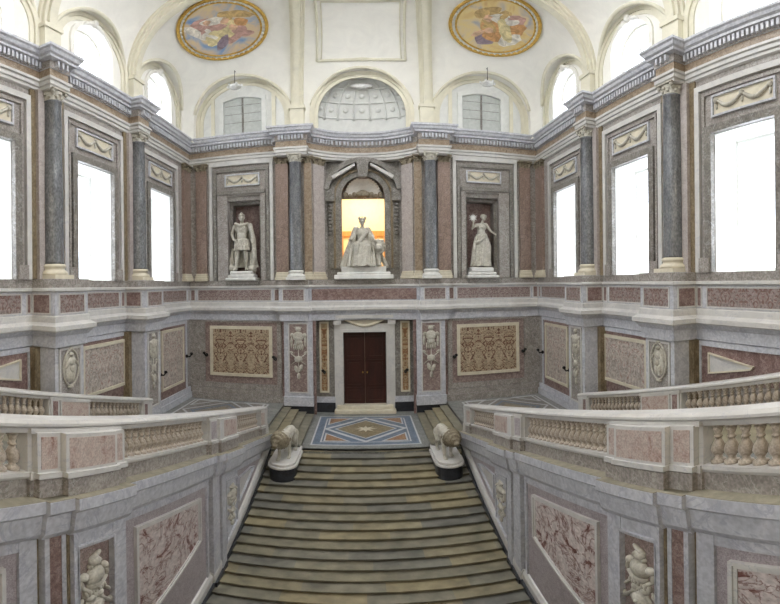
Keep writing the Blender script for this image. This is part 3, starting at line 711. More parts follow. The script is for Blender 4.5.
for s in(-1,1):
    sd=SIDE[s]
    f=(lambda s: (lambda u,z,o:(s*u*KU,YB-o,z)))(s)
    pilaster(f,3.98,4.66,-.01,.32,'rose marble pilaster outside the slim back column, nearer the %s niche'%sd,ROSE)
    pilaster(f,2.74,3.14,-.01,.18,'narrow brown marble pilaster tucked inside the slim %s back column'%sd,FRIEZE)
    # pilaster standing on the curved return
    g=(lambda s: (lambda u,z,o:(s*(2.72-u*.62/.75*1.0+(-o)*.0-o*.55),YB+u*.9-o*.62+.02,z)))(s)
    pilaster(g,.06,.7,-.1,.12,'pale rose pilaster beside the jamb of the central arch, %s side'%sd,LILAC)
    pilaster(f,8.72,9.35,-.01,.16,'brown marble pilaster at the %s corner of the back wall'%sd,ROSE)
    F=WS(s)
    pilaster(F,21.5,22.4,-.01,.16,'brown marble pilaster at the far end of the %s window wall'%sd,ROSE)
# ---------------------------------------------------------------- niches in the back wall
for s in(-1,1):
    f=(lambda s: (lambda u,z,o:(s*u*KU,YB-o,z)))(s); sd=SIDE[s]; wn+=1
    m=MB()
    m.ring(f,[(4.86,.3),(4.86,6.95),(8.55,6.95),(8.55,.3)],[(5.03,.3),(5.03,6.76),(8.38,6.76),(8.38,.3)],-.01,.14,0,closed=False)
    m.ring(f,[(5.1,.3),(5.1,6.55),(8.3,6.55),(8.3,.3)],[(5.28,.3),(5.28,6.4),(8.12,6.4),(8.12,.3)],-.01,.1,1,closed=False)
    m.ring(f,[(5.3,.3),(5.3,5.25),(8.05,5.25),(8.05,.3)],[(5.55,.3),(5.55,4.95),(7.45,4.95),(7.45,.3)],-.01,.16,2,closed=False)
    m.rect(f,5.3,8.05,5.05,5.25,0,.25,1)
    m.ring(f,[(5.55,.3),(5.55,4.72),(7.45,4.72),(7.45,.3)],[(5.72,.3),(5.72,4.52),(7.28,4.52),(7.28,.3)],-.9,-.3,1,closed=False)
    m.ring(f,R4(5.62,7.55,.0,.28),inset(R4(5.62,7.55,.0,.28),.1),0,.2,1)
    struct(m.build('trim_niche_%s'%sd,[WHITE,GREYD,GREY]))
    garland(f,6.62,5.88,1.0,.35,'small cream garland panel above the %s statue niche'%sd)
# ---------------------------------------------------------------- inlaid panels of the lower register
def panel(F,pts,label,mat,fm=CREAM,w=.16,field=None,fp=None,name='wall_panel',o=.0):
    cu=sum(p[0] for p in pts)/len(pts); cz=sum(p[1] for p in pts)/len(pts)
    t=thing(name,label,'wall panel',F(cu,cz,0))
    if field:
        a=MB(); a.prism(F,fp,o-.01,o+.02); a.build('border',field,t)
    a=MB(); a.ring(F,pts,inset(pts,w),o-.01,o+.10); a.build('frame',fm,t)
    a=MB(); a.prism(F,inset(pts,w*.9),o-.01,o+.05); a.build('inlay',mat,t)
    return t
for s in(-1,1):
    f=(lambda s: (lambda u,z,o:(s*u*KU,YB-o,z)))(s); sd=SIDE[s]; F=WS(s)
    panel(f,R4(5.0,8.6,-5.0,-2.2),'large panel of dark symmetrical inlay on pale marble beneath the %s statue niche'%sd,INLAYB,CREAM,.17,PINK,R4(4.75,8.9,-5.4,-2.0))
    m=MB(); m.ring(f,R4(4.5,9.15,-5.7,-1.9),R4(4.72,8.93,-5.42,-1.98),-.01,.08,0); struct(m.build('trim_panel_back_%s'%sd,GREY))
    for c,zb,lab in ((7.85,-2.75,'near'),(13.92,-4.2,'middle'),(20.1,-5.3,'far')):
        h=1.5 if lab!='far' else 1.35
        p=[(c-h,zb if lab!='near' else -3.0),(c+h,zb if lab!='near' else -3.3),(c+h,-2.2),(c-h,-2.2)]
        if lab=='near': p=[(7.5,-2.5),(7.6,-2.62),(9.3,-2.95),(9.3,-2.25)]
        panel(F,p,('pale inlaid marble panel behind the balustrade under the middle %s window' if lab=='middle' else 'white wedge-shaped panel in red marble under the near %s window')%sd if lab!='far' else 'inlaid marble panel above the %s platform, under the far window'%sd,INLAYY if lab!='near' else WHITE,CREAM,.13 if lab!='near' else .05,REDB,[(c-h-.28,p[0][1]-.45),(c+h+.28,p[2 if lab=='near' else 1][1]-.45),(c+h+.28,-1.98),(c-h-.28,-1.98)])
        m=MB(); q0=[(c-h-.45,-6.0),(c+h+.45,-6.0),(c+h+.45,-1.9),(c-h-.45,-1.9)]; m.ring(F,q0,inset(q0,.16),-.01,.07); struct(m.build('trim_panel_%s'%sd,PALE))
    # trophies on the piers
    FP=(lambda s:(lambda u,z,o:(s*(XW-.93-o),u,z)))(s)
    t=trophy(FP,COLS[0],-3.25,-1.95,.9,1,'oval carved medallion on the pier below the near column on the %s'%sd)
    q=R4(COLS[0]-.55,COLS[0]+.55,-4.2,-1.92); a=MB(); a.ring(FP,q,inset(q,.07),-.01,.05); a.build('frame',WHITE,t); a=MB(); a.prism(FP,q,-.01,.012); a.build('ground',GREY,t)
    t=trophy(FP,COLS[1],-4.6,-1.95,.85,2,'tall carved armour trophy on the pier below the far column on the %s'%sd)
    q=R4(COLS[1]-.5,COLS[1]+.5,-5.3,-1.92); a=MB(); a.ring(FP,q,inset(q,.07),-.01,.05); a.build('frame',WHITE,t); a=MB(); a.prism(FP,q,-.01,.012); a.build('ground',GREY,t)
    # piers flanking the door
    m=MB(); m.rect(f,2.76,4.3,-7,-1.85,-.01,.3,0); m.rect(f,2.6,4.45,-7,-1.9,-.01,.1,1)
    struct(m.build('wall_pier_back_%s'%sd,[PALE,REDB]))
    f2=(lambda s:(lambda u,z,o:(s*u*KU,YB-.3-o,z)))(s)
    t=trophy(f2,3.52,-5.1,-2.1,1.12,2,'carved armour trophy on the pier immediately %s of the door'%sd,name='trophy_relief')
    q=R4(3.0,4.06,-5.75,-1.98); a=MB(); a.ring(f2,q,inset(q,.06),-.01,.05); a.build('frame',WHITE,t); a=MB(); a.prism(f2,q,-.01,.012); a.build('ground',PINK,t)
    f3=(lambda s:(lambda u,z,o:(s*u,YB+.55-o,z)))(s)
    panel(f3,R4(1.92,2.42,-5.9,-1.98),'tall narrow strip of orange inlay on the %s of the dark door'%sd,INLAYS,CREAM,.09,name='inlay_strip')
# ---------------------------------------------------------------- door
F=lambda u,z,o:(u,YB+.55-o,z)
d=struct(bpy.data.objects.new('door_1',None)); col.objects.link(d); d.location=(0,YB+.7,-6.75); d['_w']=(0,YB+.7,-6.75); d['label']='tall dark brown double door at the back of the landing'
for s in(-1,1):
    m=MB(); a,b=sorted((s*.004,s*1.17)); m.rect(F,a,b,-6.6,-2.55,-.25,-.18)
    for z0,z1 in ((-6.45,-5.65),(-5.55,-4.1),(-3.95,-2.75)):
        q=R4(min(s*.14,s*1.02),max(s*.14,s*1.02),z0,z1); m.ring(F,q,inset(q,.07),-.19,-.145); m.prism(F,inset(q,.16),-.19,-.155)
    p=m.build('door_leaf',WOOD,d)
    m=MB(); m.ell(F(s*.12,-4.8,-.13),(.04,.04,.05)); m.build('handle',GOLD,p)
m=MB(); m.ring(F,[(-1.62,-6.8),(-1.62,-2.1),(1.62,-2.1),(1.62,-6.8)],[(-1.15,-6.8),(-1.15,-2.55),(1.15,-2.55),(1.15,-6.8)],-.3,.1,0,closed=False)
m.ring(F,[(-1.3,-6.8),(-1.3,-2.4),(1.3,-2.4),(1.3,-6.8)],[(-1.15,-6.8),(-1.15,-2.55),(1.15,-2.55),(1.15,-6.8)],-.3,.14,0,closed=False)
m.build('door_frame',WHITE,d)
m=MB(); m.rect(F,-1.62,1.62,-7.0,-6.8,-.3,.6); m.rect(F,-1.5,1.5,-6.81,-6.59,-.35,.3); m.rect(F,-1.2,1.2,-6.6,-2.5,-.3,-.26); m.build('threshold',CREAM,d,bevel=.03)
m=MB()
for s in(-1,1): m.rect(F,s*1.45-.2,s*1.45+.2,-2.12,-1.75,-.01,.3)
m.rect(F,-1.9,1.9,-1.78,-1.62,-.01,.35); m.build('lintel',WHITE,d)
t=thing('garland_relief','hanging carved garland over the dark double door','relief',(0,YB+.4,-2.1))
m=MB(); pts=[F(-1.05+2.1*i/16,-1.85-.35*math.sin(i/16*PI),.14) for i in range(17)]; m.tube(pts,[.05+.03*math.sin(i/16*PI) for i in range(17)],8)
m.prism(F,[(-1.1+2.2*i/12,-1.9-.3*math.sin(i/12*PI)) for i in range(13)],.05,.11); m.build('garland',CREAM,t)
# ---------------------------------------------------------------- central arch with shell
D=-1.05
F=lambda u,z,o:(u,YB-D-o,z)
m=MB()
m.ring(F,arch_pts(0,1.5,4.85,.9,20),arch_pts(0,1.2,4.85,.9,20),-.5,.12,0,closed=False)
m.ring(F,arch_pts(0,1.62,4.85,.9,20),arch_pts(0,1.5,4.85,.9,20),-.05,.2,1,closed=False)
m.ring(F,arch_pts(0,1.85,4.85,.9,20),arch_pts(0,1.62,4.85,.9,20),-.05,.1,0,closed=False)
m.prism(F,arch_pts(0,1.21,4.85,4.84,20),-.45,-.5,0)
# curved pediment above
def arcr(R,a0,a1,n,zc,ry=1): return [(R*math.cos(a0+(a1-a0)*i/n),zc+ry*R*math.sin(a0+(a1-a0)*i/n)) for i in range(n+1)]
m.ring(F,arcr(2.12,.15,PI-.15,20,4.95),arcr(1.86,.15,PI-.15,20,4.95),-.05,.45,0,closed=False)
for k in(-1,1): m.prism(F,[(k*1.68,6.0),(k*.42,6.72),(k*.42,6.56),(k*1.6,5.82)],.2,.5,2)
m.prism(F,[(-.22,5.9),(.22,5.9),(.34,6.85),(-.34,6.85)],0,.6,0)
for s in(-1,1):
    m.rect(F,*sorted((s*1.55,s*2.05)),4.6,5.3,0,.35,0)
    for i in range(9): m.ell(F(s*1.82,4.4-i*.2,.16),(.12,.1,.1),8,5,0)
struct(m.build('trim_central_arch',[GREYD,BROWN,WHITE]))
t=thing('shell_niche_head','fan-ribbed shell half-dome closing the top of the central arch','shell',(0,YB+1.3,4.85))
m=MB(); n=18; vs=[];fs=[]
for j in range(9):
    ph=PI/2*j/8
    for i in range(n*4+1):
        a=PI*i/(n*4); r=.95*(1+.03*math.cos(a*n*2)*math.sin(ph))
        # fan ribs radiate from the base centre
        x=r*math.cos(a)*math.sin(ph); z=r*math.sin(a)*math.sin(ph); y=.55*math.cos(ph)
        vs.append(F(x,5.0+z*1.0,.12-y))
K=n*4+1
for j in range(8):
    for i in range(K-1): fs.append([j*K+i,j*K+i+1,(j+1)*K+i+1,(j+1)*K+i])
m.add(vs,fs,0,True); m.build('shell',STATUEW,t)
m=MB()
for i in range(9):
    u=-1.1+2.2*i/8; m.ell(F(u*.85,4.98-.06*(i%2),.02),(.14,.10,.12 if i%2 else .17),10,6)
m.lathe((0,YB+1.0,4.85),[(.25,0),(.42,.12),(.4,.25),(.1,.4)],16,0,1,.4); m.build('scalloped_lip',MANE,t)
# statue shelf
t=thing('statue_plinth','white stepped plinth under the seated queen in the central arch','plinth',(0,YB+.6,.28))
m=MB(); m.box(-1.55,1.55,YB-.15,YB+1.3,.28,.52); m.box(-1.4,1.4,YB-.0,YB+1.25,.52,.66); m.box(-1.18,1.18,YB+.1,YB+1.2,.66,.95); m.build('block',STATUEW,t,bevel=.03)
# warm room beyond
m=MB(); Y0,Y1=YB+1.56,YB+7
m.box(-3.4,-3.2,Y0,Y1,.2,7.2); m.box(3.2,3.4,Y0,Y1,.2,7.2); m.box(-3.4,3.4,Y1,Y1+.2,.2,7.2); m.box(-3.4,3.4,Y0,Y1,7.0,7.2); m.box(-3.4,3.4,Y0,Y1,.2,.4,1)
struct(m.build('wall_beyond_arch',[WARM,WOODO]))
t=thing('wooden_screen','orange wooden panelled screen in the lit room beyond the arch','screen',(0,Y1-.3,.4))
m=MB(); 
for x in(-1.5,-.75,.75,1.5): m.box(x-.13,x+.13,Y1-.35,Y1-.15,.4,3.3)
m.box(-1.8,1.8,Y1-.35,Y1-.13,3.3,3.65)
m.build('frame',WOODO,t); m=MB(); m.box(-1.4,1.4,Y1-.22,Y1-.18,.4,3.3); m.build('boards',WARM,t)
# ---------------------------------------------------------------- vault
HS,BV,AV=9.9,5.3,5.5; YC=10.9; BH=YB-YC
def tq(t): return AV*(1-math.sqrt(max(0,1-t*t)))
def nexp(t): return 2.3+11.7*(1-t)**1.6
def vp(al,t,z=None):
    A=XW-tq(t);B=BH-tq(t);n=nexp(t);c,s=math.cos(al),math.sin(al)
    r=1/((abs(c)**n+abs(s)**n)**(1/n))
    return (A*r*c,YC+B*r*s,(HS+BV*t) if z is None else z)
def G(p):
    t=max(0,min(1,(p[2]-HS)/BV)); A=XW-tq(t);B=BH-tq(t);n=nexp(t)
    return ((abs(p[0])/A)**n+(abs(p[1]-YC)/B)**n)**(1/n)-1
PEN=[('b',x,2.72,9.45) for x in(-6.4,0,6.4)]+[(w,c,2.42,9.6) for w in('l','r') for c in [2.35]+WIN]
def D_(pen,p):
    w,c,R,zc=pen
    if w=='b':
        if p[1]<YC: return 9
        u=p[0]
    elif w=='l':
        if p[0]>0: return 9
        u=p[1]
    else:
        if p[0]<0: return 9
        u=p[1]
    return (math.hypot(u-c,p[2]-zc) if p[2]>zc else abs(u-c))-R
def clip(tris,f):
    out=[]
    for T in tris:
        d=[f(p) for p in T]
        if all(x>=0 for x in d): out.append(T); continue
        if all(x<0 for x in d): continue
        poly=[]
        for i in range(len(T)):
            a,b=T[i],T[(i+1)%len(T)];da,db=d[i],d[(i+1)%len(T)]
            if da>=0: poly.append(a)
            if (da>=0)!=(db>=0):
                k=da/(da-db); poly.append(tuple(a[j]+(b[j]-a[j])*k for j in range(3)))
        if len(poly)>=3: out.append(poly)
    return out
m=MB(); polys=[]
NA,NT=300,40
als=[2*PI*i/NA for i in range(NA+1)]
rows=[(0,8.3),(0,9.1),(0,9.5)]+[(math.sin(PI/2*j/NT),None) for j in range(NT+1)]
for k in range(len(rows)-1):
    for i in range(NA):
        q=[vp(als[i],*rows[k]),vp(als[i+1],*rows[k]),vp(als[i+1],*rows[k+1]),vp(als[i],*rows[k+1])]
        polys+=[[q[0],q[1],q[2]],[q[0],q[2],q[3]]]
for pen in PEN: polys=clip(polys,lambda p,pen=pen:D_(pen,p))
for T in polys: m.add(T,[list(range(len(T)))],0,True)
# barrels of the lunettes
for pen in PEN:
    w,c0,R,zc=pen; ap=arch_pts(c0,R,zc,8.3,36); pl=[]; nd=30; dm=6.
    def bp(u,z,dd):
        if w=='b': return (u,YB-dd,z)
        return ((-1 if w=='l' else 1)*(XW-dd),u,z)
    for i in range(len(ap)-1):
        for j in range(nd):
            a,b=ap[i],ap[i+1];d0,d1=dm*j/nd,dm*(j+1)/nd
            q=[bp(*a,d0),bp(*b,d0),bp(*b,d1),bp(*a,d1)]
            pl+=[[q[0],q[1],q[2]],[q[0],q[2],q[3]]]
    pl=clip(pl,lambda p:G(p)+.0005)
    for T in pl: m.add(T,[list(range(len(T)))],0,True)
# half-dome shell over the central bay
vs=[];fs=[];na,npn=32,12
for j in range(npn+1):
    ph=PI/2*j/npn
    for i in range(na+1):
        a=PI*i/na; vs.append((2.72*math.cos(a)*math.sin(ph),YB+1.15*math.cos(ph),9.45+2.72*math.sin(a)*math.sin(ph)))
for j in range(npn):
    for i in range(na): fs.append([j*(na+1)+i,j*(na+1)+i+1,(j+1)*(na+1)+i+1,(j+1)*(na+1)+i])
m.add(vs,fs,1,True)
vs=[];n=24
for z in(8.3,9.45):
    for i in range(n+1): a=PI*i/n; vs.append((2.72*math.cos(a),YB+1.15*math.sin(a),z))
m.add(vs,[[i,i+1,n+2+i,n+1+i] for i in range(n)],1,True)
ceil=struct(m.build('ceiling',[PLASTER,PLASTG]))
# coffer ribs and panels in the half dome
m=MB()
def dome(a,ph,k=.97): return (2.72*k*math.cos(a)*math.sin(ph),YB+1.15*k*math.cos(ph),9.45+2.72*k*math.sin(a)*math.sin(ph))
def sd_(az,el,k=.975):  # azimuth 0..pi, elevation 0..pi/2 about vertical axis
    return (2.72*k*math.cos(az)*math.cos(el),YB+1.15*k*math.sin(az)*math.cos(el),9.45+2.72*k*math.sin(el))
for i in range(1,9):
    az=PI*i/9; m.tube([sd_(az,PI/2*j/12*.8) for j in range(13)],[.07*(1-.6*j/12) for j in range(13)],6)
for el in(.05,.42,.8,1.1): m.tube([sd_(PI*i/24,el) for i in range(25)],.05,6)
for i in range(9):
    az=PI*(i+.5)/9
    for el in(.24,.6): m.ell(sd_(az,el,.985),(.16,.08,.16),8,5)
m.build('coffer_ribs',PLASTG,ceil)
m=MB(); m.ell(sd_(PI/2,1.02,.88),(.62,.12,.2),16,8); m.build('oculus',BRASSG,ceil)
# ribs
def surf(p_of,t,off=0.):
    return p_of(t,off)
def rib_side(s,Yr):
    def f(t,u,off):
        y=Yr+u; q=tq(t);A=XW-q-off;B=BH-q-off*.3;n=nexp(t); k=abs(y-YC)/B
        return (s*A*max(0,1-k**n)**(1/n),y,HS+BV*t-off*t)
    return f
def rib_back(xs,s):
    def f(t,u,off):
        q=tq(t); x=s*(xs-.19*q)+u; A=XW-q;B=BH-q-off;n=nexp(t);k=abs(x)/A
        return (x,YC+B*max(0,1-k**n)**(1/n),HS+BV*t-off*t)
    return f
def rib(f,w,name,mat):
    m=MB()
    ts=[math.sin(PI/2*j/26) for j in range(27)]
    for hw,o0,o1,k in ((w,-.05,.12,0),(w*.74,.05,.24,0),(w*.4,.12,.34,1)):
        P=[[f(t,-hw,o0),f(t,-hw,o1),f(t,hw,o1),f(t,hw,o0)] for t in ts]
        for a,b in zip(P,P[1:]):
            for i in range(3): m.add([a[i],a[i+1],b[i+1],b[i]],[[0,1,2,3]],k)
    return m
n=0
for s in(-1,1):
    for Yr in COLS+[4.9]:
        n+=1; mm=rib(rib_side(s,Yr),.42,'r',0)
        F=WS(s); mm.rect(F,Yr-.4,Yr+.4,8.4,9.95,-.01,.35); mm.rect(F,Yr-.46,Yr+.46,9.75,9.95,-.01,.42,1); mm.rect(F,Yr-.46,Yr+.46,8.4,8.65,-.01,.42,0)
        struct(mm.build('trim_vault_rib_%d'%n,[CREAMP,CREAMP]))
    n+=1; mm=rib(rib_back(3.4,s),.34,'r',0)
    mm.box(s*3.38-.36,s*3.38+.36,YB-.4,YB+.1,8.4,9.95); mm.box(s*3.38-.42,s*3.38+.42,YB-.46,YB+.1,9.75,9.95)
    struct(mm.build('trim_vault_rib_%d'%n,[CREAMP,CREAMP]))
# archivolts
n=0
for w,c0,R,zc in PEN:
    if c0==2.35: continue
    n+=1; m=MB()
    Fa={'b':WB0,'l':WS(-1),'r':WS(1)}[w]
    m.ring(Fa,arch_pts(c0,R+.02,zc,8.45,28),arch_pts(c0,R-.22,zc,8.45,28),-.02,.12,0,closed=False)
    m.ring(Fa,arch_pts(c0,R-.22,zc,8.45,28),arch_pts(c0,R-.42,zc,8.45,28),-.02,.05,0,closed=False)
    # moulding along the groin where lunette meets vault
    pts=[]
    for i in range(2,27):
        a=PI*i/28; u,z=c0-R*math.cos(a),zc+R*math.sin(a)
        lo,hi=0.,6.
        if G(Fa(u,z,0))<0: pts.append(Vector(Fa(u,z,.02))); continue
        for _ in range(30):
            md=(lo+hi)/2
            if G(Fa(u,z,md))>0: lo=md
            else: hi=md
        pts.append(Vector(Fa(u,z,lo)))
    m.tube(pts,.10,6,0)
    struct(m.build('trim_lunette_%d'%n,[CREAMP]))
# lunette infills and upper windows
for w,c0,R,zc in PEN:
    if c0==2.35 or (w=='b' and c0==0): continue
    Fa={'b':WB0,'l':WS(-1),'r':WS(1)}[w]; wn+=1
    if w!='b':
        s=-1 if w=='l' else 1
        m=MB(); m.ring(Fa,arch_pts(c0,R,zc,8.3,24),arch_pts(c0,1.25,10.15,8.3,24),0,-.6,0,closed=False)
        struct(m.build('wall_lunette_%s'%SIDE[s],PLASTER))
        wo=struct(bpy.data.objects.new('window_%d'%wn,None)); col.objects.link(wo); wo.location=Fa(c0,10,-.5); wo['_w']=tuple(Fa(c0,10,-.5))
        m=MB(); m.ring(Fa,arch_pts(c0,1.45,10.15,8.4,24),arch_pts(c0,1.23,10.15,8.4,24),-.62,.1,0,closed=False)
        m.ring(Fa,arch_pts(c0,1.24,10.15,8.4,24),arch_pts(c0,1.12,10.15,8.4,24),-.45,-.55,0,closed=False)
        m.rect(Fa,c0-.03,c0+.03,8.4,11.3,-.48,-.52); m.rect(Fa,c0-1.2,c0+1.2,10.1,10.16,-.48,-.52)
        for k in (-1,1): m.ell(Fa(c0+k*.25,11.5,.12),(.12,.14,.12),10,6); m.tube([Fa(c0+k*.2,11.45,.12),Fa(c0+k*.5,11.42,.12),Fa(c0+k*.7,11.2,.12)],[.1,.08,.04],8)
        m.ell(Fa(c0,11.62,.14),(.14,.16,.18),10,6)
        m.build('window_frame',PLASTER,wo)
        m=MB(); m.prism(Fa,arch_pts(c0,1.2,10.15,8.4,20),-.495,-.505); m.build('glass',GLASS,wo)
    else:
        m=MB(); m.prism(Fa,arch_pts(c0,R,zc,8.3,24),0,-.3,0)
        struct(m.build('wall_lunette_back',PLASTG))
        wo=struct(bpy.data.objects.new('window_%d'%wn,None)); col.objects.link(wo); wo.location=Fa(c0,10,.05); wo['_w']=tuple(Fa(c0,10,.05)); wo['label']='shuttered segmental window in the %s back lunette'%('left' if c0<0 else 'right')
        def seg(h,z1,ris,n=8): return [(c0-h,8.45),(c0-h,z1)]+[(c0-h+2*h*i/n,z1+ris*math.sin(PI*i/n)) for i in range(1,n)]+[(c0+h,z1),(c0+h,8.45)]
        m=MB(); m.ring(Fa,seg(1.32,10.95,.28),seg(1.08,10.72,.22),-.01,.16,0,closed=False); m.build('window_frame',PLASTG,wo)
        m=MB(); 
        for k in(-1,1): m.rect(Fa,c0+k*1.72-.1,c0+k*1.72+.1,8.45,11.2,-.01,.08)
        m.build('jamb_strip',CREAMP,wo)
        for k in(-1,1):
            m=MB(); h=1.06
            pts=[(c0,8.45),(c0+k*h,8.45),(c0+k*h,10.72)]+[(c0+k*h*(1-i/5),10.72+.22*math.sin(PI*(.5*i/5))) for i in range(1,5)]+[(c0,10.94)]
            m.prism(Fa,pts,-.01,.02)
            sh=m.build('shutter',PLANK,wo)
            m=MB()
            for j in range(1,4): m.rect(Fa,*sorted((c0+k*.06,c0+k*(h-.06))),8.8+.55*j-.012,8.8+.55*j+.012,.02,.035)
            m.rect(Fa,*sorted((c0+k*.0,c0+k*.05)),8.45,10.9,.02,.06)
            m.build('batten',GREYD,sh)
        # hanging lamp
        t=thing('hanging_lamp','small glass lamp hanging in front of the %s back lunette'%('left' if c0<0 else 'right'),'lamp',(c0-.15,YB-1.0,11.0))
        x,y,z=c0-.15 if c0<0 else c0+.1,YB-.95,11.25
        m=MB(); m.tube([(x,y,z+.25),(x,y,12.35)],.018,6); m.tube([(x,y,12.33),(x,YB-.05,12.33)],.02,6); m.build('chain',IRON,t)
        m=MB(); m.lathe((x,y,z-.12),[(.06,0),(.3,.06),(.36,.16),(.2,.26),(.06,.36)],16); m.build('bowl',BRASSG,t)
        for k in range(6):
            a=k*PI/3; m=MB(); m.ell((x+.38*math.cos(a),y+.38*math.sin(a),z+.05),(.07,.07,.09),8,5); m.build('glass_drop',BRASSG,t)
# central ceiling panel frame
fb=rib_back(0,1)
m=MB()
def sfc(x,t,off=.03):
    q=tq(t);A=XW-q;B=BH-q-off;n_=nexp(t);k=abs(x)/A
    return (x,YC+B*max(0,1-k**n_)**(1/n_),HS+BV*t-off*t)
def tof(z): return (z-HS)/BV
for g,r in ((0,.07),(.22,.035)):
    tb,tt=.50+g*.05,.93-g*.04; xb,xt=2.25-g,1.98-g
    L=[sfc(-(xb+(xt-xb)*i/14),tb+(tt-tb)*i/14) for i in range(15)]+[sfc(-xt+2*xt*i/10,tt) for i in range(11)]+[sfc(xt+(xb-xt)*i/14,tt+(tb-tt)*i/14) for i in range(15)]
    m.tube(L,r,6)
    m.tube([sfc(-xb,tb)]+[sfc(-xb+2*xb*i/16,max(tb,tof(9.45+math.sqrt(max(0,(2.95+g)**2-(xb-2*xb*i/16)**2))+.02))) for i in range(17)]+[sfc(xb,tb)],r,6)
struct(m.build('trim_ceiling_panel',CREAMP))
# oval paintings
F_,X0_,Y0_,ROLL=428.,364.,284.5,.0116
def oval(s,cx,cy,cz,label,bgm,seed,hw,hh):
    C=Vector((0,YC,8.)); P0=Vector((cx,cy,cz))
    def hit(d):
        lo,hi=1.,30.
        for _ in range(40):
            md=(lo+hi)/2; p=C+d*md
            if G(p)>0 or p.z>HS+BV: hi=md
            else: lo=md
        return lo
    d0=(P0-C).normalized(); P0=C+d0*hit(d0)
    e=.2
    def Gg(p): return G(p)
    nrm=Vector([(G(P0+Vector(v)*e)-G(P0-Vector(v)*e)) for v in ((1,0,0),(0,1,0),(0,0,1))]).normalized()
    right=Vector((nrm.y,-nrm.x,0)).normalized()
    if right.x<0: right=-right
    upv=right.cross(nrm).normalized()
    if upv.z<0: upv=-upv
    def pt(a,b,off):
        p=P0+right*a+upv*b; d=(p-C).normalized(); q=C+d*hit(d)
        return q-d*off
    t=thing('ceiling_painting',label,'painting',tuple(P0))
    m=MB(); vs=[];fs=[];K=40;RN=8
    for j in range(RN+1):
        for i in range(K): a=2*PI*i/K; vs.append(pt(hw*.86*j/RN*math.cos(a),hh*.84*j/RN*math.sin(a),.06))
    for j in range(RN):
        for i in range(K): fs.append([j*K+i,j*K+(i+1)%K,(j+1)*K+(i+1)%K,(j+1)*K+i])
    m.add(vs,fs,0,True)
    # painted figures: flat patches of paint in the picture
    rnd=random.Random(seed)
    def blob(a,b,ra,rb,rot,mat,off):
        V=[];n=14;wob=[1+rnd.uniform(-.18,.18) for _ in range(n)]
        for i in range(n):
            th=2*PI*i/n; x=ra*wob[i]*math.cos(th); y=rb*wob[i]*math.sin(th)
            V.append(pt(a+x*math.cos(rot)-y*math.sin(rot),b+x*math.sin(rot)+y*math.cos(rot),off))
        m.add([pt(a,b,off)]+V,[[0,1+i,1+(i+1)%n] for i in range(n)],mat)
    lst=FIG[seed]
    for k,(a,b,ra,rb,rot,mat) in enumerate(lst): blob(a*hw,b*hh,ra*hw,rb*hh,rot,mat,.065+.002*k)
    m.build('canvas',[bgm]+PA,t)
    m=MB()
    for sc_,r in ((.98,.09),(.86,.05)):
        m.tube([pt(hw*sc_*math.cos(2*PI*i/48),hh*sc_*math.sin(2*PI*i/48),.08) for i in range(49)],r,8)
    m.build('gilt_moulding',GOLD,t)
    m=MB(); V=[]
    for i in range(49):
        a=2*PI*i/48; V+= [pt(hw*.87*math.cos(a),hh*.86*math.sin(a),.05),pt(hw*.97*math.cos(a),hh*.97*math.sin(a),.05)]
    m.add(V,[[2*i,2*i+1,2*i+3,2*i+2] for i in range(48)],0)
    for i in range(44): a=2*PI*i/44; m.ell(pt(hw*.915*math.cos(a),hh*.915*math.sin(a),.07),(.085,.085,.085),8,5)
    m.build('leaf_band',STATUEW,t)
FIG={1:[(-.25,.0,.42,.3,.2,3),(-.35,-.25,.5,.18,-.1,4),(.1,.05,.28,.42,.3,7),(-.1,.42,.18,.16,0,2),(.28,.4,.16,.13,0,6),(.15,.62,.3,.1,.3,2),(.35,.0,.16,.34,-.2,3),(-.28,.2,.3,.12,.6,4),(.0,-.3,.2,.26,.3,7),(.2,-.35,.12,.28,.1,5),(-.05,.3,.09,.11,0,1),(.2,.18,.1,.09,0,1),(-.38,.1,.08,.09,0,1),(.5,.1,.2,.12,.3,3)],
     2:[(.05,.1,.4,.3,.4,2),(-.4,-.25,.26,.22,.1,5),(-.1,-.1,.28,.34,-.3,6),(.3,-.2,.3,.24,.2,6),(.2,.2,.3,.14,-.5,4),(.0,.5,.3,.14,0,2),(-.05,.32,.1,.12,0,1),(.5,.05,.2,.16,-.4,3),(.1,-.5,.3,.2,0,4),(-.2,-.05,.1,.09,0,1),(-.45,-.05,.18,.08,.2,1),(.12,-.2,.14,.36,-.2,7),(.38,.0,.16,.1,0,4)]}
OVC=[(-6.52,19.15,13.76),(6.35,19.25,13.8)]
oval(-1,*OVC[0],'oval gilt-framed painting of pale figures against blue sky, left side of the vault',SKYP,1,2.3,2.1)
oval(1,*OVC[1],'oval gilt-framed painting of golden-robed figures in clouds, right side of the vault',SKYP2,2,2.3,2.1)
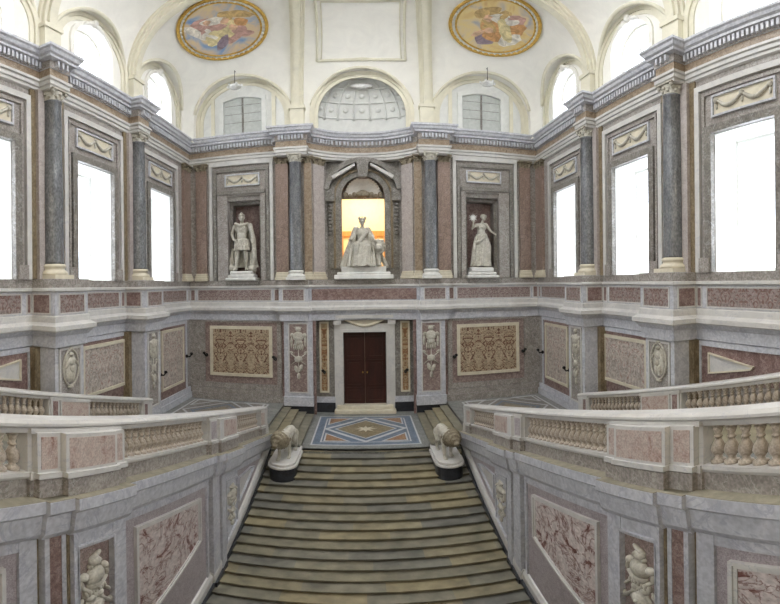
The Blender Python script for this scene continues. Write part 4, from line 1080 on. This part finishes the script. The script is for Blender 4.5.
# ---------------------------------------------------------------- sculpture
class Fig:
    """a figure in its own frame: x right, y towards the back, z up; placed by scale and turn"""
    def __init__(s,pos,k,rz=0): s.m=MB(); s.p=Vector(pos); s.k=k; s.R=Matrix.Rotation(rz,3,'Z')
    def T(s,p): return s.R@(Vector(p)*s.k)+s.p
    def e(s,c,r,rot=(0,0,0),mat=0):
        from mathutils import Euler
        R=s.R@Euler(rot).to_matrix()
        s.m.ell(s.T(c),[q*s.k for q in r],16,10,mat,R)
    def t(s,pts,rad,seg=10):
        if not isinstance(rad,(list,tuple)): rad=[rad]*len(pts)
        s.m.tube([s.T(p) for p in pts],[r*s.k for r in rad],seg)
        for p,r in((pts[0],rad[0]),(pts[-1],rad[-1])): s.e(p,(r,r,r))
    def cloth(s,c0,c1,r0,r1,folds,amp,n=56,rows=14,a0=0,a1=2*PI,thick=.0,tw=.3):
        """draped skirt lofted between two centres, with folds deepening downwards"""
        vs=[]
        full=abs(a1-a0-2*PI)<1e-6; K=n if full else n+1
        layers=[0] if full else [0,.03]
        for L in layers:
            for j in range(rows+1):
                q=j/rows
                for i in range(K):
                    a=a0+(a1-a0)*i/n
                    f=1+amp*(.25+q)*(math.sin(folds*a+tw*q*6)+.5*math.sin(folds*1.9*a+1.3+tw*q*3))
                    rx=(r0[0]*(1-q)+r1[0]*q)*f-L; ry=(r0[1]*(1-q)+r1[1]*q)*f-L
                    vs.append(s.T((c0[0]*(1-q)+c1[0]*q+rx*math.cos(a),c0[1]*(1-q)+c1[1]*q+ry*math.sin(a),c0[2]*(1-q)+c1[2]*q)))
        fs=[]
        for l in range(len(layers)):
            o=l*(rows+1)*K
            for j in range(rows):
                for i in range(n): fs.append([o+j*K+i,o+j*K+(i+1)%K,o+(j+1)*K+(i+1)%K,o+(j+1)*K+i])
        if full: fs+=[list(range(K)),list(range(rows*K,(rows+1)*K))]
        else:
            o=(rows+1)*K
            for i in range(n): fs+=[[i,i+1,o+i+1,o+i],[rows*K+i,rows*K+i+1,o+rows*K+i+1,o+rows*K+i]]
            for j in range(rows): fs+=[[j*K,(j+1)*K,o+(j+1)*K,o+j*K],[j*K+n,(j+1)*K+n,o+(j+1)*K+n,o+j*K+n]]
        s.m.add(vs,fs,0,True)
    def head(s,c,yaw=0,r=.1,hair=True,tilt=0):
        ca,sa=math.cos(yaw),math.sin(yaw)
        def q(x,y,z): return (c[0]+x*ca-y*sa,c[1]+x*sa+y*ca,c[2]+z)
        s.e(c,(r*.78,r*.92,r*1.12)); s.e(q(0,-r*.25,-r*.55),(r*.55,r*.62,r*.55))
        s.e(q(0,-r*1.0,-r*.05),(r*.14,r*.22,r*.3)); s.e(q(0,-r*.86,-r*.5),(r*.3,r*.14,r*.1)); s.e(q(0,-r*.8,-r*.85),(r*.24,r*.2,r*.18))
        for k in(-1,1): s.e(q(k*r*.32,-r*.84,r*.22),(r*.22,r*.1,r*.07)); s.e(q(k*r*.78,0,0),(r*.12,r*.2,r*.28)); s.e(q(k*r*.3,-r*.8,r*.06),(r*.12,r*.09,r*.08))
        if hair:
            s.e(q(0,r*.25,r*.35),(r*.95,r*.95,r*.85))
            for i in range(9):
                a=i*PI/4.5; s.e(q(r*.8*math.cos(a),r*.25+r*.7*math.sin(a),r*.15+.25*r*math.sin(i*2.1)),(r*.26,r*.26,r*.26))
    def hand(s,w,d,up=(0,0,1),k=1.):
        """palm and five bent fingers leaving wrist w along d"""
        w=Vector(w);d=Vector(d).normalized();u=Vector(up); u=(u-d*u.dot(d)).normalized(); x=d.cross(u)
        s.t([w,w+d*.07*k],[.026*k,.034*k],8); s.e(w+d*.06*k,(.038*k,.038*k,.03*k))
        for i,l in enumerate((.07,.082,.075,.058)):
            b=w+d*.09*k+x*(.027-.018*i)*k; s.t([b,b+d*l*.55*k,b+d*l*.85*k-u*l*.4*k],[.0115*k,.0105*k,.009*k],6)
        b=w+d*.03*k+x*.032*k; s.t([b,b+x*.03*k+d*.03*k,b+x*.035*k+d*.065*k-u*.01*k],[.013*k,.012*k,.010*k],6)
# warrior on the left: standing in cuirass, cloak falling behind
def warrior():
    pos=(-6.57,YB+.12,.80)
    t=thing('statue','standing marble warrior in cuirass and cloak in the niche on the left','statue',pos)
    f=Fig(pos,1.72,.05)
    # legs in contrapposto
    f.t([(-.11,.02,.92),(-.16,-.06,.52),(-.20,-.02,.10)],[.095,.066,.045]); f.t([(-.2,-.0,.08),(-.23,-.16,.04)],[.05,.035])
    f.t([(.11,.02,.92),(.12,.0,.50),(.12,.06,.10)],[.098,.07,.047]); f.t([(.12,.05,.08),(.14,-.12,.04)],[.05,.035])
    f.e((-.17,-.03,.36),(.062,.068,.12)); f.e((.125,.05,.35),(.064,.07,.12))
    f.e((0,.0,.98),(.19,.13,.14)); f.e((0,-.01,1.16),(.165,.12,.2)); f.e((0,-.02,1.34),(.21,.14,.17)); f.e((-.08,-.12,1.38),(.085,.05,.07)); f.e((.08,-.12,1.38),(.085,.05,.07))
    f.t([(-.2,0,1.46),(.2,0,1.46)],.075); f.t([(0,0,1.45),(.01,-.01,1.60)],[.065,.055])
    f.cloth((0,0,1.02),(0,0,.66),(.2,.15),(.27,.21),12,.06,tw=0)
    for i in range(14):
        a=2*PI*i/14; f.t([(.215*math.cos(a),.165*math.sin(a),.98),(.25*math.cos(a),.2*math.sin(a),.80)],[.03,.026],6)
    f.head((.01,-.03,1.70),.35,.105)
    f.e((.0,-.01,1.80),(.10,.12,.06)); f.e((0,.02,1.86),(.03,.13,.05))
    # right arm (viewer's left) bent, hand at the hip; left arm lowered holding the cloak
    f.t([(-.23,0,1.45),(-.34,.02,1.18),(-.24,-.12,1.0)],[.066,.052,.036]); f.hand((-.24,-.12,1.0),(.7,-.5,-.3))
    f.t([(.23,0,1.45),(.33,-.03,1.20),(.36,-.16,1.0)],[.066,.052,.036]); f.hand((.36,-.16,1.0),(.1,-.4,-.9),(0,-1,0))
    # cloak
    f.cloth((0,.08,1.52),(.08,.1,.12),(.22,.13),(.40,.2),9,.07,a0=-.5,a1=PI+.5)
    f.t([(-.18,-.1,1.52),(0,-.16,1.44),(.2,-.1,1.50)],[.05,.055,.06]); f.t([(.3,-.12,1.45),(.40,-.12,1.0),(.42,-.08,.4),(.36,0,.1)],[.07,.075,.08,.06])
    f.t([(-.33,.12,.7),(-.38,.1,.3),(-.36,.05,.05)],[.05,.09,.1])
    f.t([(.3,.12,.6),(.33,.08,.05)],[.09,.12])
    f.e((-.33,-.02,.1),(.12,.1,.12)); f.e((.30,-.08,.08),(.12,.1,.1))
    f.m.build('body',STATUE,t,remesh=.024,smooth=True)
    p=thing('statue_plinth','stepped white plinth under the standing warrior','plinth',(pos[0],pos[1]-.05,.28))
    m=MB(); x,y=pos[0],pos[1]; m.box(x-.86,x+.86,y-.42,y+.62,.28,.44); m.box(x-.72,x+.72,y-.36,y+.6,.44,.62); m.box(x-.62,x+.62,y-.34,y+.58,.62,.80); m.build('block',STATUEW,p,bevel=.04)
def truth():
    pos=(6.33,YB+.12,.86)
    t=thing('statue','marble woman with raised arm holding a small sun in the niche on the right','statue',pos)
    f=Fig(pos,1.62,-.1)
    f.t([(-.1,.0,.9),(-.14,-.12,.5),(-.1,.0,.06)],[.1,.07,.045]); f.t([(.1,0,.9),(.12,-.02,.5),(.14,.02,.06)],[.1,.07,.045])
    f.e((-.12,-.1,.04),(.05,.11,.04)); f.e((.15,-.08,.04),(.05,.11,.04))
    f.cloth((0,.0,1.12),(.0,.0,.04),(.16,.13),(.33,.22),9,.11,tw=.6)
    f.t([(-.18,-.1,1.0),(-.25,-.14,.6),(-.3,-.05,.1)],[.05,.07,.07]); f.t([(.12,-.14,1.05),(-.1,-.2,.85),(-.24,-.12,.8)],[.05,.06,.04])
    f.e((0,0,1.02),(.18,.14,.14)); f.e((0.01,0,1.2),(.14,.105,.16)); f.e((.02,-.01,1.34),(.165,.115,.13))
    for k in(-1,1): f.e((.02+k*.07,-.11,1.34),(.055,.05,.055))
    f.t([(-.13,0,1.44),(.18,0,1.46)],.058); f.t([(.03,0,1.45),(.08,-.02,1.60)],[.052,.045])
    f.head((.10,-.03,1.70),.6,.10)
    f.e((.15,.06,1.74),(.08,.08,.07))
    # arm on the viewer's left lifted with the sun; other bent outwards
    f.t([(-.15,0,1.44),(-.30,-.05,1.30),(-.26,-.12,1.50)],[.055,.044,.03]); f.hand((-.26,-.12,1.5),(-.05,-.1,1),(0,-1,0))
    f.t([(.19,0,1.45),(.33,-.02,1.24),(.40,-.16,1.16)],[.055,.044,.03]); f.hand((.40,-.16,1.16),(.4,-.6,-.4))
    f.t([(.14,-.02,1.1),(.26,-.06,.7),(.24,-.02,.1)],[.07,.09,.1]); f.e((.2,-.06,.1),(.14,.12,.13)); f.e((-.2,-.02,.08),(.14,.12,.1))
    f.m.build('body',STATUE,t,remesh=.022,smooth=True)
    g=Fig(pos,1.62,-.1); g.e((-.28,-.16,1.66),(.085,.04,.085))
    for i in range(12):
        a=2*PI*i/12; r=.15 if i%2 else .12; g.t([(-.28+.06*math.cos(a),-.16,1.66+.06*math.sin(a)),(-.28+r*math.cos(a),-.16,1.66+r*math.sin(a))],[.018,.006],6)
    g.m.build('sun',STATUEW,t)
    p=thing('statue_plinth','stepped white plinth under the woman holding the sun','plinth',(pos[0],pos[1]-.05,.28))
    m=MB(); x,y=pos[0],pos[1]; m.box(x-.92,x+.92,y-.42,y+.62,.28,.44); m.box(x-.78,x+.78,y-.36,y+.6,.44,.60); m.box(x-.64,x+.64,y-.34,y+.58,.60,.86); m.build('block',STATUEW,p,bevel=.04)
def queen():
    pos=(-.06,YB+.55,.95)
    t=thing('statue','crowned robed figure seated on a lion in the bright central arch','statue',pos)
    f=Fig(pos,1.9,0)
    # torso and lap
    f.e((0,.05,.62),(.22,.2,.16)); f.e((0,.04,.80),(.15,.12,.16)); f.e((0,.03,.96),(.18,.125,.14)); f.t([(-.18,.03,1.06),(.18,.03,1.06)],.065); f.t([(0,.02,1.06),(0,0,1.2)],[.058,.048])
    f.head((0,-.02,1.28),0,.095)
    f.t([(-.13,.0,.62),(-.18,-.28,.58),(-.16,-.26,.1)],[.12,.09,.06]); f.t([(.13,.0,.62),(.16,-.26,.52),(.12,-.3,.06)],[.12,.09,.06])
    f.e((-.16,-.32,.04),(.05,.11,.04)); f.e((.12,-.36,.04),(.05,.11,.04))
    f.cloth((0,-.02,.66),(-.0,-.08,.0),(.24,.22),(.42,.34),10,.08,tw=.6)
    f.t([(-.15,.0,1.08),(-.28,.0,.86),(-.30,-.18,.74)],[.065,.055,.035]); f.hand((-.30,-.18,.74),(-.3,-.6,.1),k=1.)
    f.t([(.15,.0,1.08),(.28,-.02,.88),(.33,-.18,.74)],[.065,.055,.035]); f.hand((.33,-.18,.74),(.3,-.5,-.1))
    f.cloth((0,.08,1.12),(.0,.12,.1),(.19,.1),(.46,.2),8,.08,a0=-.3,a1=PI+.3)
    f.t([(-.2,-.02,1.08),(-.3,-.02,.7),(-.42,-.04,.3),(-.5,-.06,.02)],[.07,.10,.13,.14]); f.t([(.15,-.05,1.0),(-.05,-.16,.75),(-.2,-.25,.5)],[.05,.06,.05])
    f.t([(.2,-.02,1.0),(.28,.0,.6),(.40,0,.2)],[.07,.1,.14])
    for i in range(6): f.t([(-.3+.12*i,-.26+.02*abs(i-3),.5),(-.38+.14*i,-.36,.02)],[.03,.045],8)
    f.m.build('body',STATUE,t,remesh=.026,smooth=True)
    g=Fig(pos,1.9,0)
    for i in range(8):
        a=2*PI*i/8; g.t([(.085*math.cos(a),-.0+.085*math.sin(a),1.35),(.10*math.cos(a),.10*math.sin(a),1.405)],[.022,.02],6)
    g.t([(.09*math.cos(2*PI*i/12),.09*math.sin(2*PI*i/12),1.36) for i in range(13)],.02,6); g.m.build('crown',STATUE,t)
    g=Fig(pos,1.9,0)   # the lion's head and forepart beside the knees
    g.e((.44,-.1,.55),(.17,.17,.19)); g.e((.45,-.26,.52),(.1,.1,.1)); g.e((.45,-.33,.49),(.06,.05,.05)); 
    for k in(-1,1): g.e((.45+k*.12,-.1,.72),(.04,.03,.05))
    for i in range(12):
        a=2*PI*i/12; g.e((.44+.16*math.cos(a),-.12,.55+.17*math.sin(a)),(.06,.08,.06))
    g.t([(.42,.0,.45),(.44,-.12,.25),(.46,-.2,.04)],[.13,.08,.06]); g.e((.47,-.26,.04),(.07,.09,.04)); g.e((.3,.12,.3),(.25,.2,.22)); g.t([(.5,.05,.3),(.62,.0,.12),(.66,.02,.02)],[.09,.07,.07])
    g.m.build('lion',STATUE,t,remesh=.03,smooth=True)
warrior(); truth(); queen()
def lion(s):
    sd=SIDE[s]
    pos=(s*3.02,16.15,-6.9)
    p=thing('lion_plinth','round-fronted black and white plinth carrying the %s lion'%sd,'plinth',(s*3.08,16.1,-7.7))
    cx=s*3.08
    def outline(r,n=16): return [(cx+r*math.cos(PI+PI*i/n),15.62+r*math.sin(PI+PI*i/n)) for i in range(n+1)]+[(cx+r,17.3),(cx-r,17.3)]
    fr=lambda u,z,o:(u,z,o)
    m=MB(); m.prism(fr,outline(.5),-8.05,-7.1); m.build('drum',DARKST,p)
    m=MB(); m.prism(fr,outline(.56),-7.1,-7.0); m.prism(fr,outline(.50),-7.0,-6.88); m.build('slab',WHITE,p,bevel=.02)
    t=thing('lion_statue','white marble lion striding on its plinth at the %s edge of the central flight'%sd,'lion',pos)
    f=Fig(pos,.9,s*.1)
    # deep chest, narrow belly, haunches behind (y is away from the viewer)
    f.e((0,-.30,.98),(.27,.36,.31)); f.e((0,.15,1.0),(.23,.42,.24)); f.e((0,.58,1.02),(.25,.32,.27)); f.e((0,-.02,.88),(.22,.4,.2))
    # forelegs: one forward, one back, jointed at the wrist
    f.t([(-.17,-.42,.85),(-.18,-.46,.48),(-.18,-.56,.08)],[.14,.085,.07]); f.e((-.18,-.65,.06),(.095,.14,.065))
    f.t([(.17,-.34,.85),(.18,-.26,.48),(.18,-.22,.08)],[.14,.085,.07]); f.e((.18,-.31,.06),(.095,.14,.065))
    # hind legs: knee forward, hock backward
    f.t([(-.17,.62,.92),(-.19,.44,.58),(-.18,.72,.34),(-.18,.62,.07)],[.2,.13,.07,.06]); f.e((-.18,.53,.055),(.085,.13,.06))
    f.t([(.17,.66,.92),(.19,.58,.58),(.18,.92,.34),(.18,.84,.07)],[.2,.13,.07,.06]); f.e((.18,.75,.055),(.085,.13,.06))
    for x,y in((-.18,-.74),(.18,-.4),(-.18,.44),(.18,.66)):
        for k in(-1.5,-.5,.5,1.5): f.e((x+k*.042,y,.04),(.028,.045,.04))
    f.t([(0,.86,1.05),(.04,1.02,.8),(.1,1.0,.4),(.16,.9,.2)],[.05,.04,.035,.04])
    # neck carries the head low and forward, turned outwards
    hx=s*.16
    f.t([(0,-.45,1.1),(hx*.6,-.68,1.12),(hx,-.82,1.05)],[.27,.25,.18])
    f.m.build('body',STATUE,t,remesh=.03,smooth=True)
    g=Fig(pos,.9,s*.1); rnd=random.Random(5)
    for i in range(18):
        a=2*PI*i/18
        for j,(yy,rr,zz) in enumerate(((-.98,.21,1.04),(-.82,.30,1.04),(-.64,.35,1.02),(-.44,.36,1.0))):
            b=a+j*.17
            g.t([(hx*.8+rr*.85*math.cos(b),yy,zz+rr*math.sin(b)),(hx*.8+rr*1.12*math.cos(b),yy+.08,zz+rr*1.1*math.sin(b)-.08),(hx*.8+rr*1.05*math.cos(b),yy+.12,zz+rr*math.sin(b)-.18)],[.065,.055,.02],6)
    g.e((hx,-.94,1.0),(.17,.2,.18)); g.e((hx*1.1,-1.12,.90),(.115,.14,.10)); g.e((hx*1.1,-1.24,.93),(.06,.04,.035)); g.e((hx*1.1,-1.13,.81),(.08,.1,.035))
    for k in(-1,1): g.e((hx+k*.1,-1.08,1.06),(.05,.04,.03)); g.e((hx+k*.07,-1.2,.88),(.05,.05,.045))
    g.e((hx*.6,-.62,1.02),(.28,.24,.30)); g.e((0,-.62,.78),(.18,.14,.16))
    for k in(-1,1): g.e((hx+k*.15,-.86,1.20),(.05,.03,.055))
    g.m.build('mane',MANE,t,remesh=.03,smooth=True)
lion(-1); lion(1)
# ---------------------------------------------------------------- iron brackets
def bracket(F,u,z,label):
    t=thing('iron_bracket',label,'bracket',F(u,z,.1))
    m=MB(); m.ell(F(u,z,.1),(.08,.08,.1),10,6); m.tube([F(u,z,.08),F(u,z-.02,.28),F(u+.06,z+.1,.36)],.04,8); m.ell(F(u+.06,z+.14,.36),(.09,.09,.08),10,6)
    m.build('arm',IRON,t)
for s in(-1,1):
    f=(lambda s: (lambda u,z,o:(s*u*KU,YB-o,z)))(s); sd=SIDE[s]
    bracket(f,4.82,-3.95,'black iron bracket on the door side of the %s back inlaid panel'%sd)
    bracket(f,8.8,-3.85,'black iron bracket on the corner side of the %s back inlaid panel'%sd)
    bracket(WS(s),18.55,-4.35,'black iron bracket on the %s side wall beside the far pier'%sd)
    bracket(WS(s),21.75,-3.9,'black iron bracket on the %s side wall close to the corner'%sd)
    f3=(lambda s:(lambda u,z,o:(s*u,YB+.55-o,z)))(s)
    bracket(f3,2.17,-4.75,'black iron knob on the orange inlay strip %s of the door'%sd)
# ---------------------------------------------------------------- light, camera
w=bpy.data.worlds.new('World'); sc.world=w; w.use_nodes=True
bg=w.node_tree.nodes['Background']; bg.inputs[0].default_value=(.97,.98,1,1); bg.inputs[1].default_value=6.0
L=bpy.data.lights.new('room_lamp','AREA'); L.energy=520; L.size=3; L.color=(1,.9,.72); o=bpy.data.objects.new('room_lamp',L); o.location=(0,YB+4,6.8); col.objects.link(o)
for k,(x,y) in enumerate(((-5,-7),(5,-7))):
    L=bpy.data.lights.new('vestibule_lamp','AREA'); L.energy=500; L.size=2; L.color=(1,.88,.68); o=bpy.data.objects.new('vestibule_lamp',L); o.location=(x,y,7); col.objects.link(o)
cam=bpy.data.cameras.new('camera'); co=bpy.data.objects.new('camera',cam); col.objects.link(co); sc.camera=co
cam.type='PANO'; cam.panorama_type='EQUIRECTANGULAR'
cam.longitude_min=-X0_/F_; cam.longitude_max=(780-X0_)/F_
cam.latitude_max=Y0_/F_; cam.latitude_min=-(604-Y0_)/F_
cam.clip_end=200
co.rotation_euler=(Matrix.Rotation(PI/2,3,'X')@Matrix.Rotation(-ROLL,3,'Z')).to_euler()
for o in list(bpy.data.objects):
    if '_w' in o: del o['_w']
vs_=sc.view_settings; sc.display_settings.display_device='sRGB'; vs_.view_transform='Standard'; vs_.look='None'; vs_.exposure=.25; vs_.gamma=1; vs_.use_curve_mapping=False
sc.cycles.use_denoising=True; sc.cycles.max_bounces=8; sc.cycles.diffuse_bounces=4
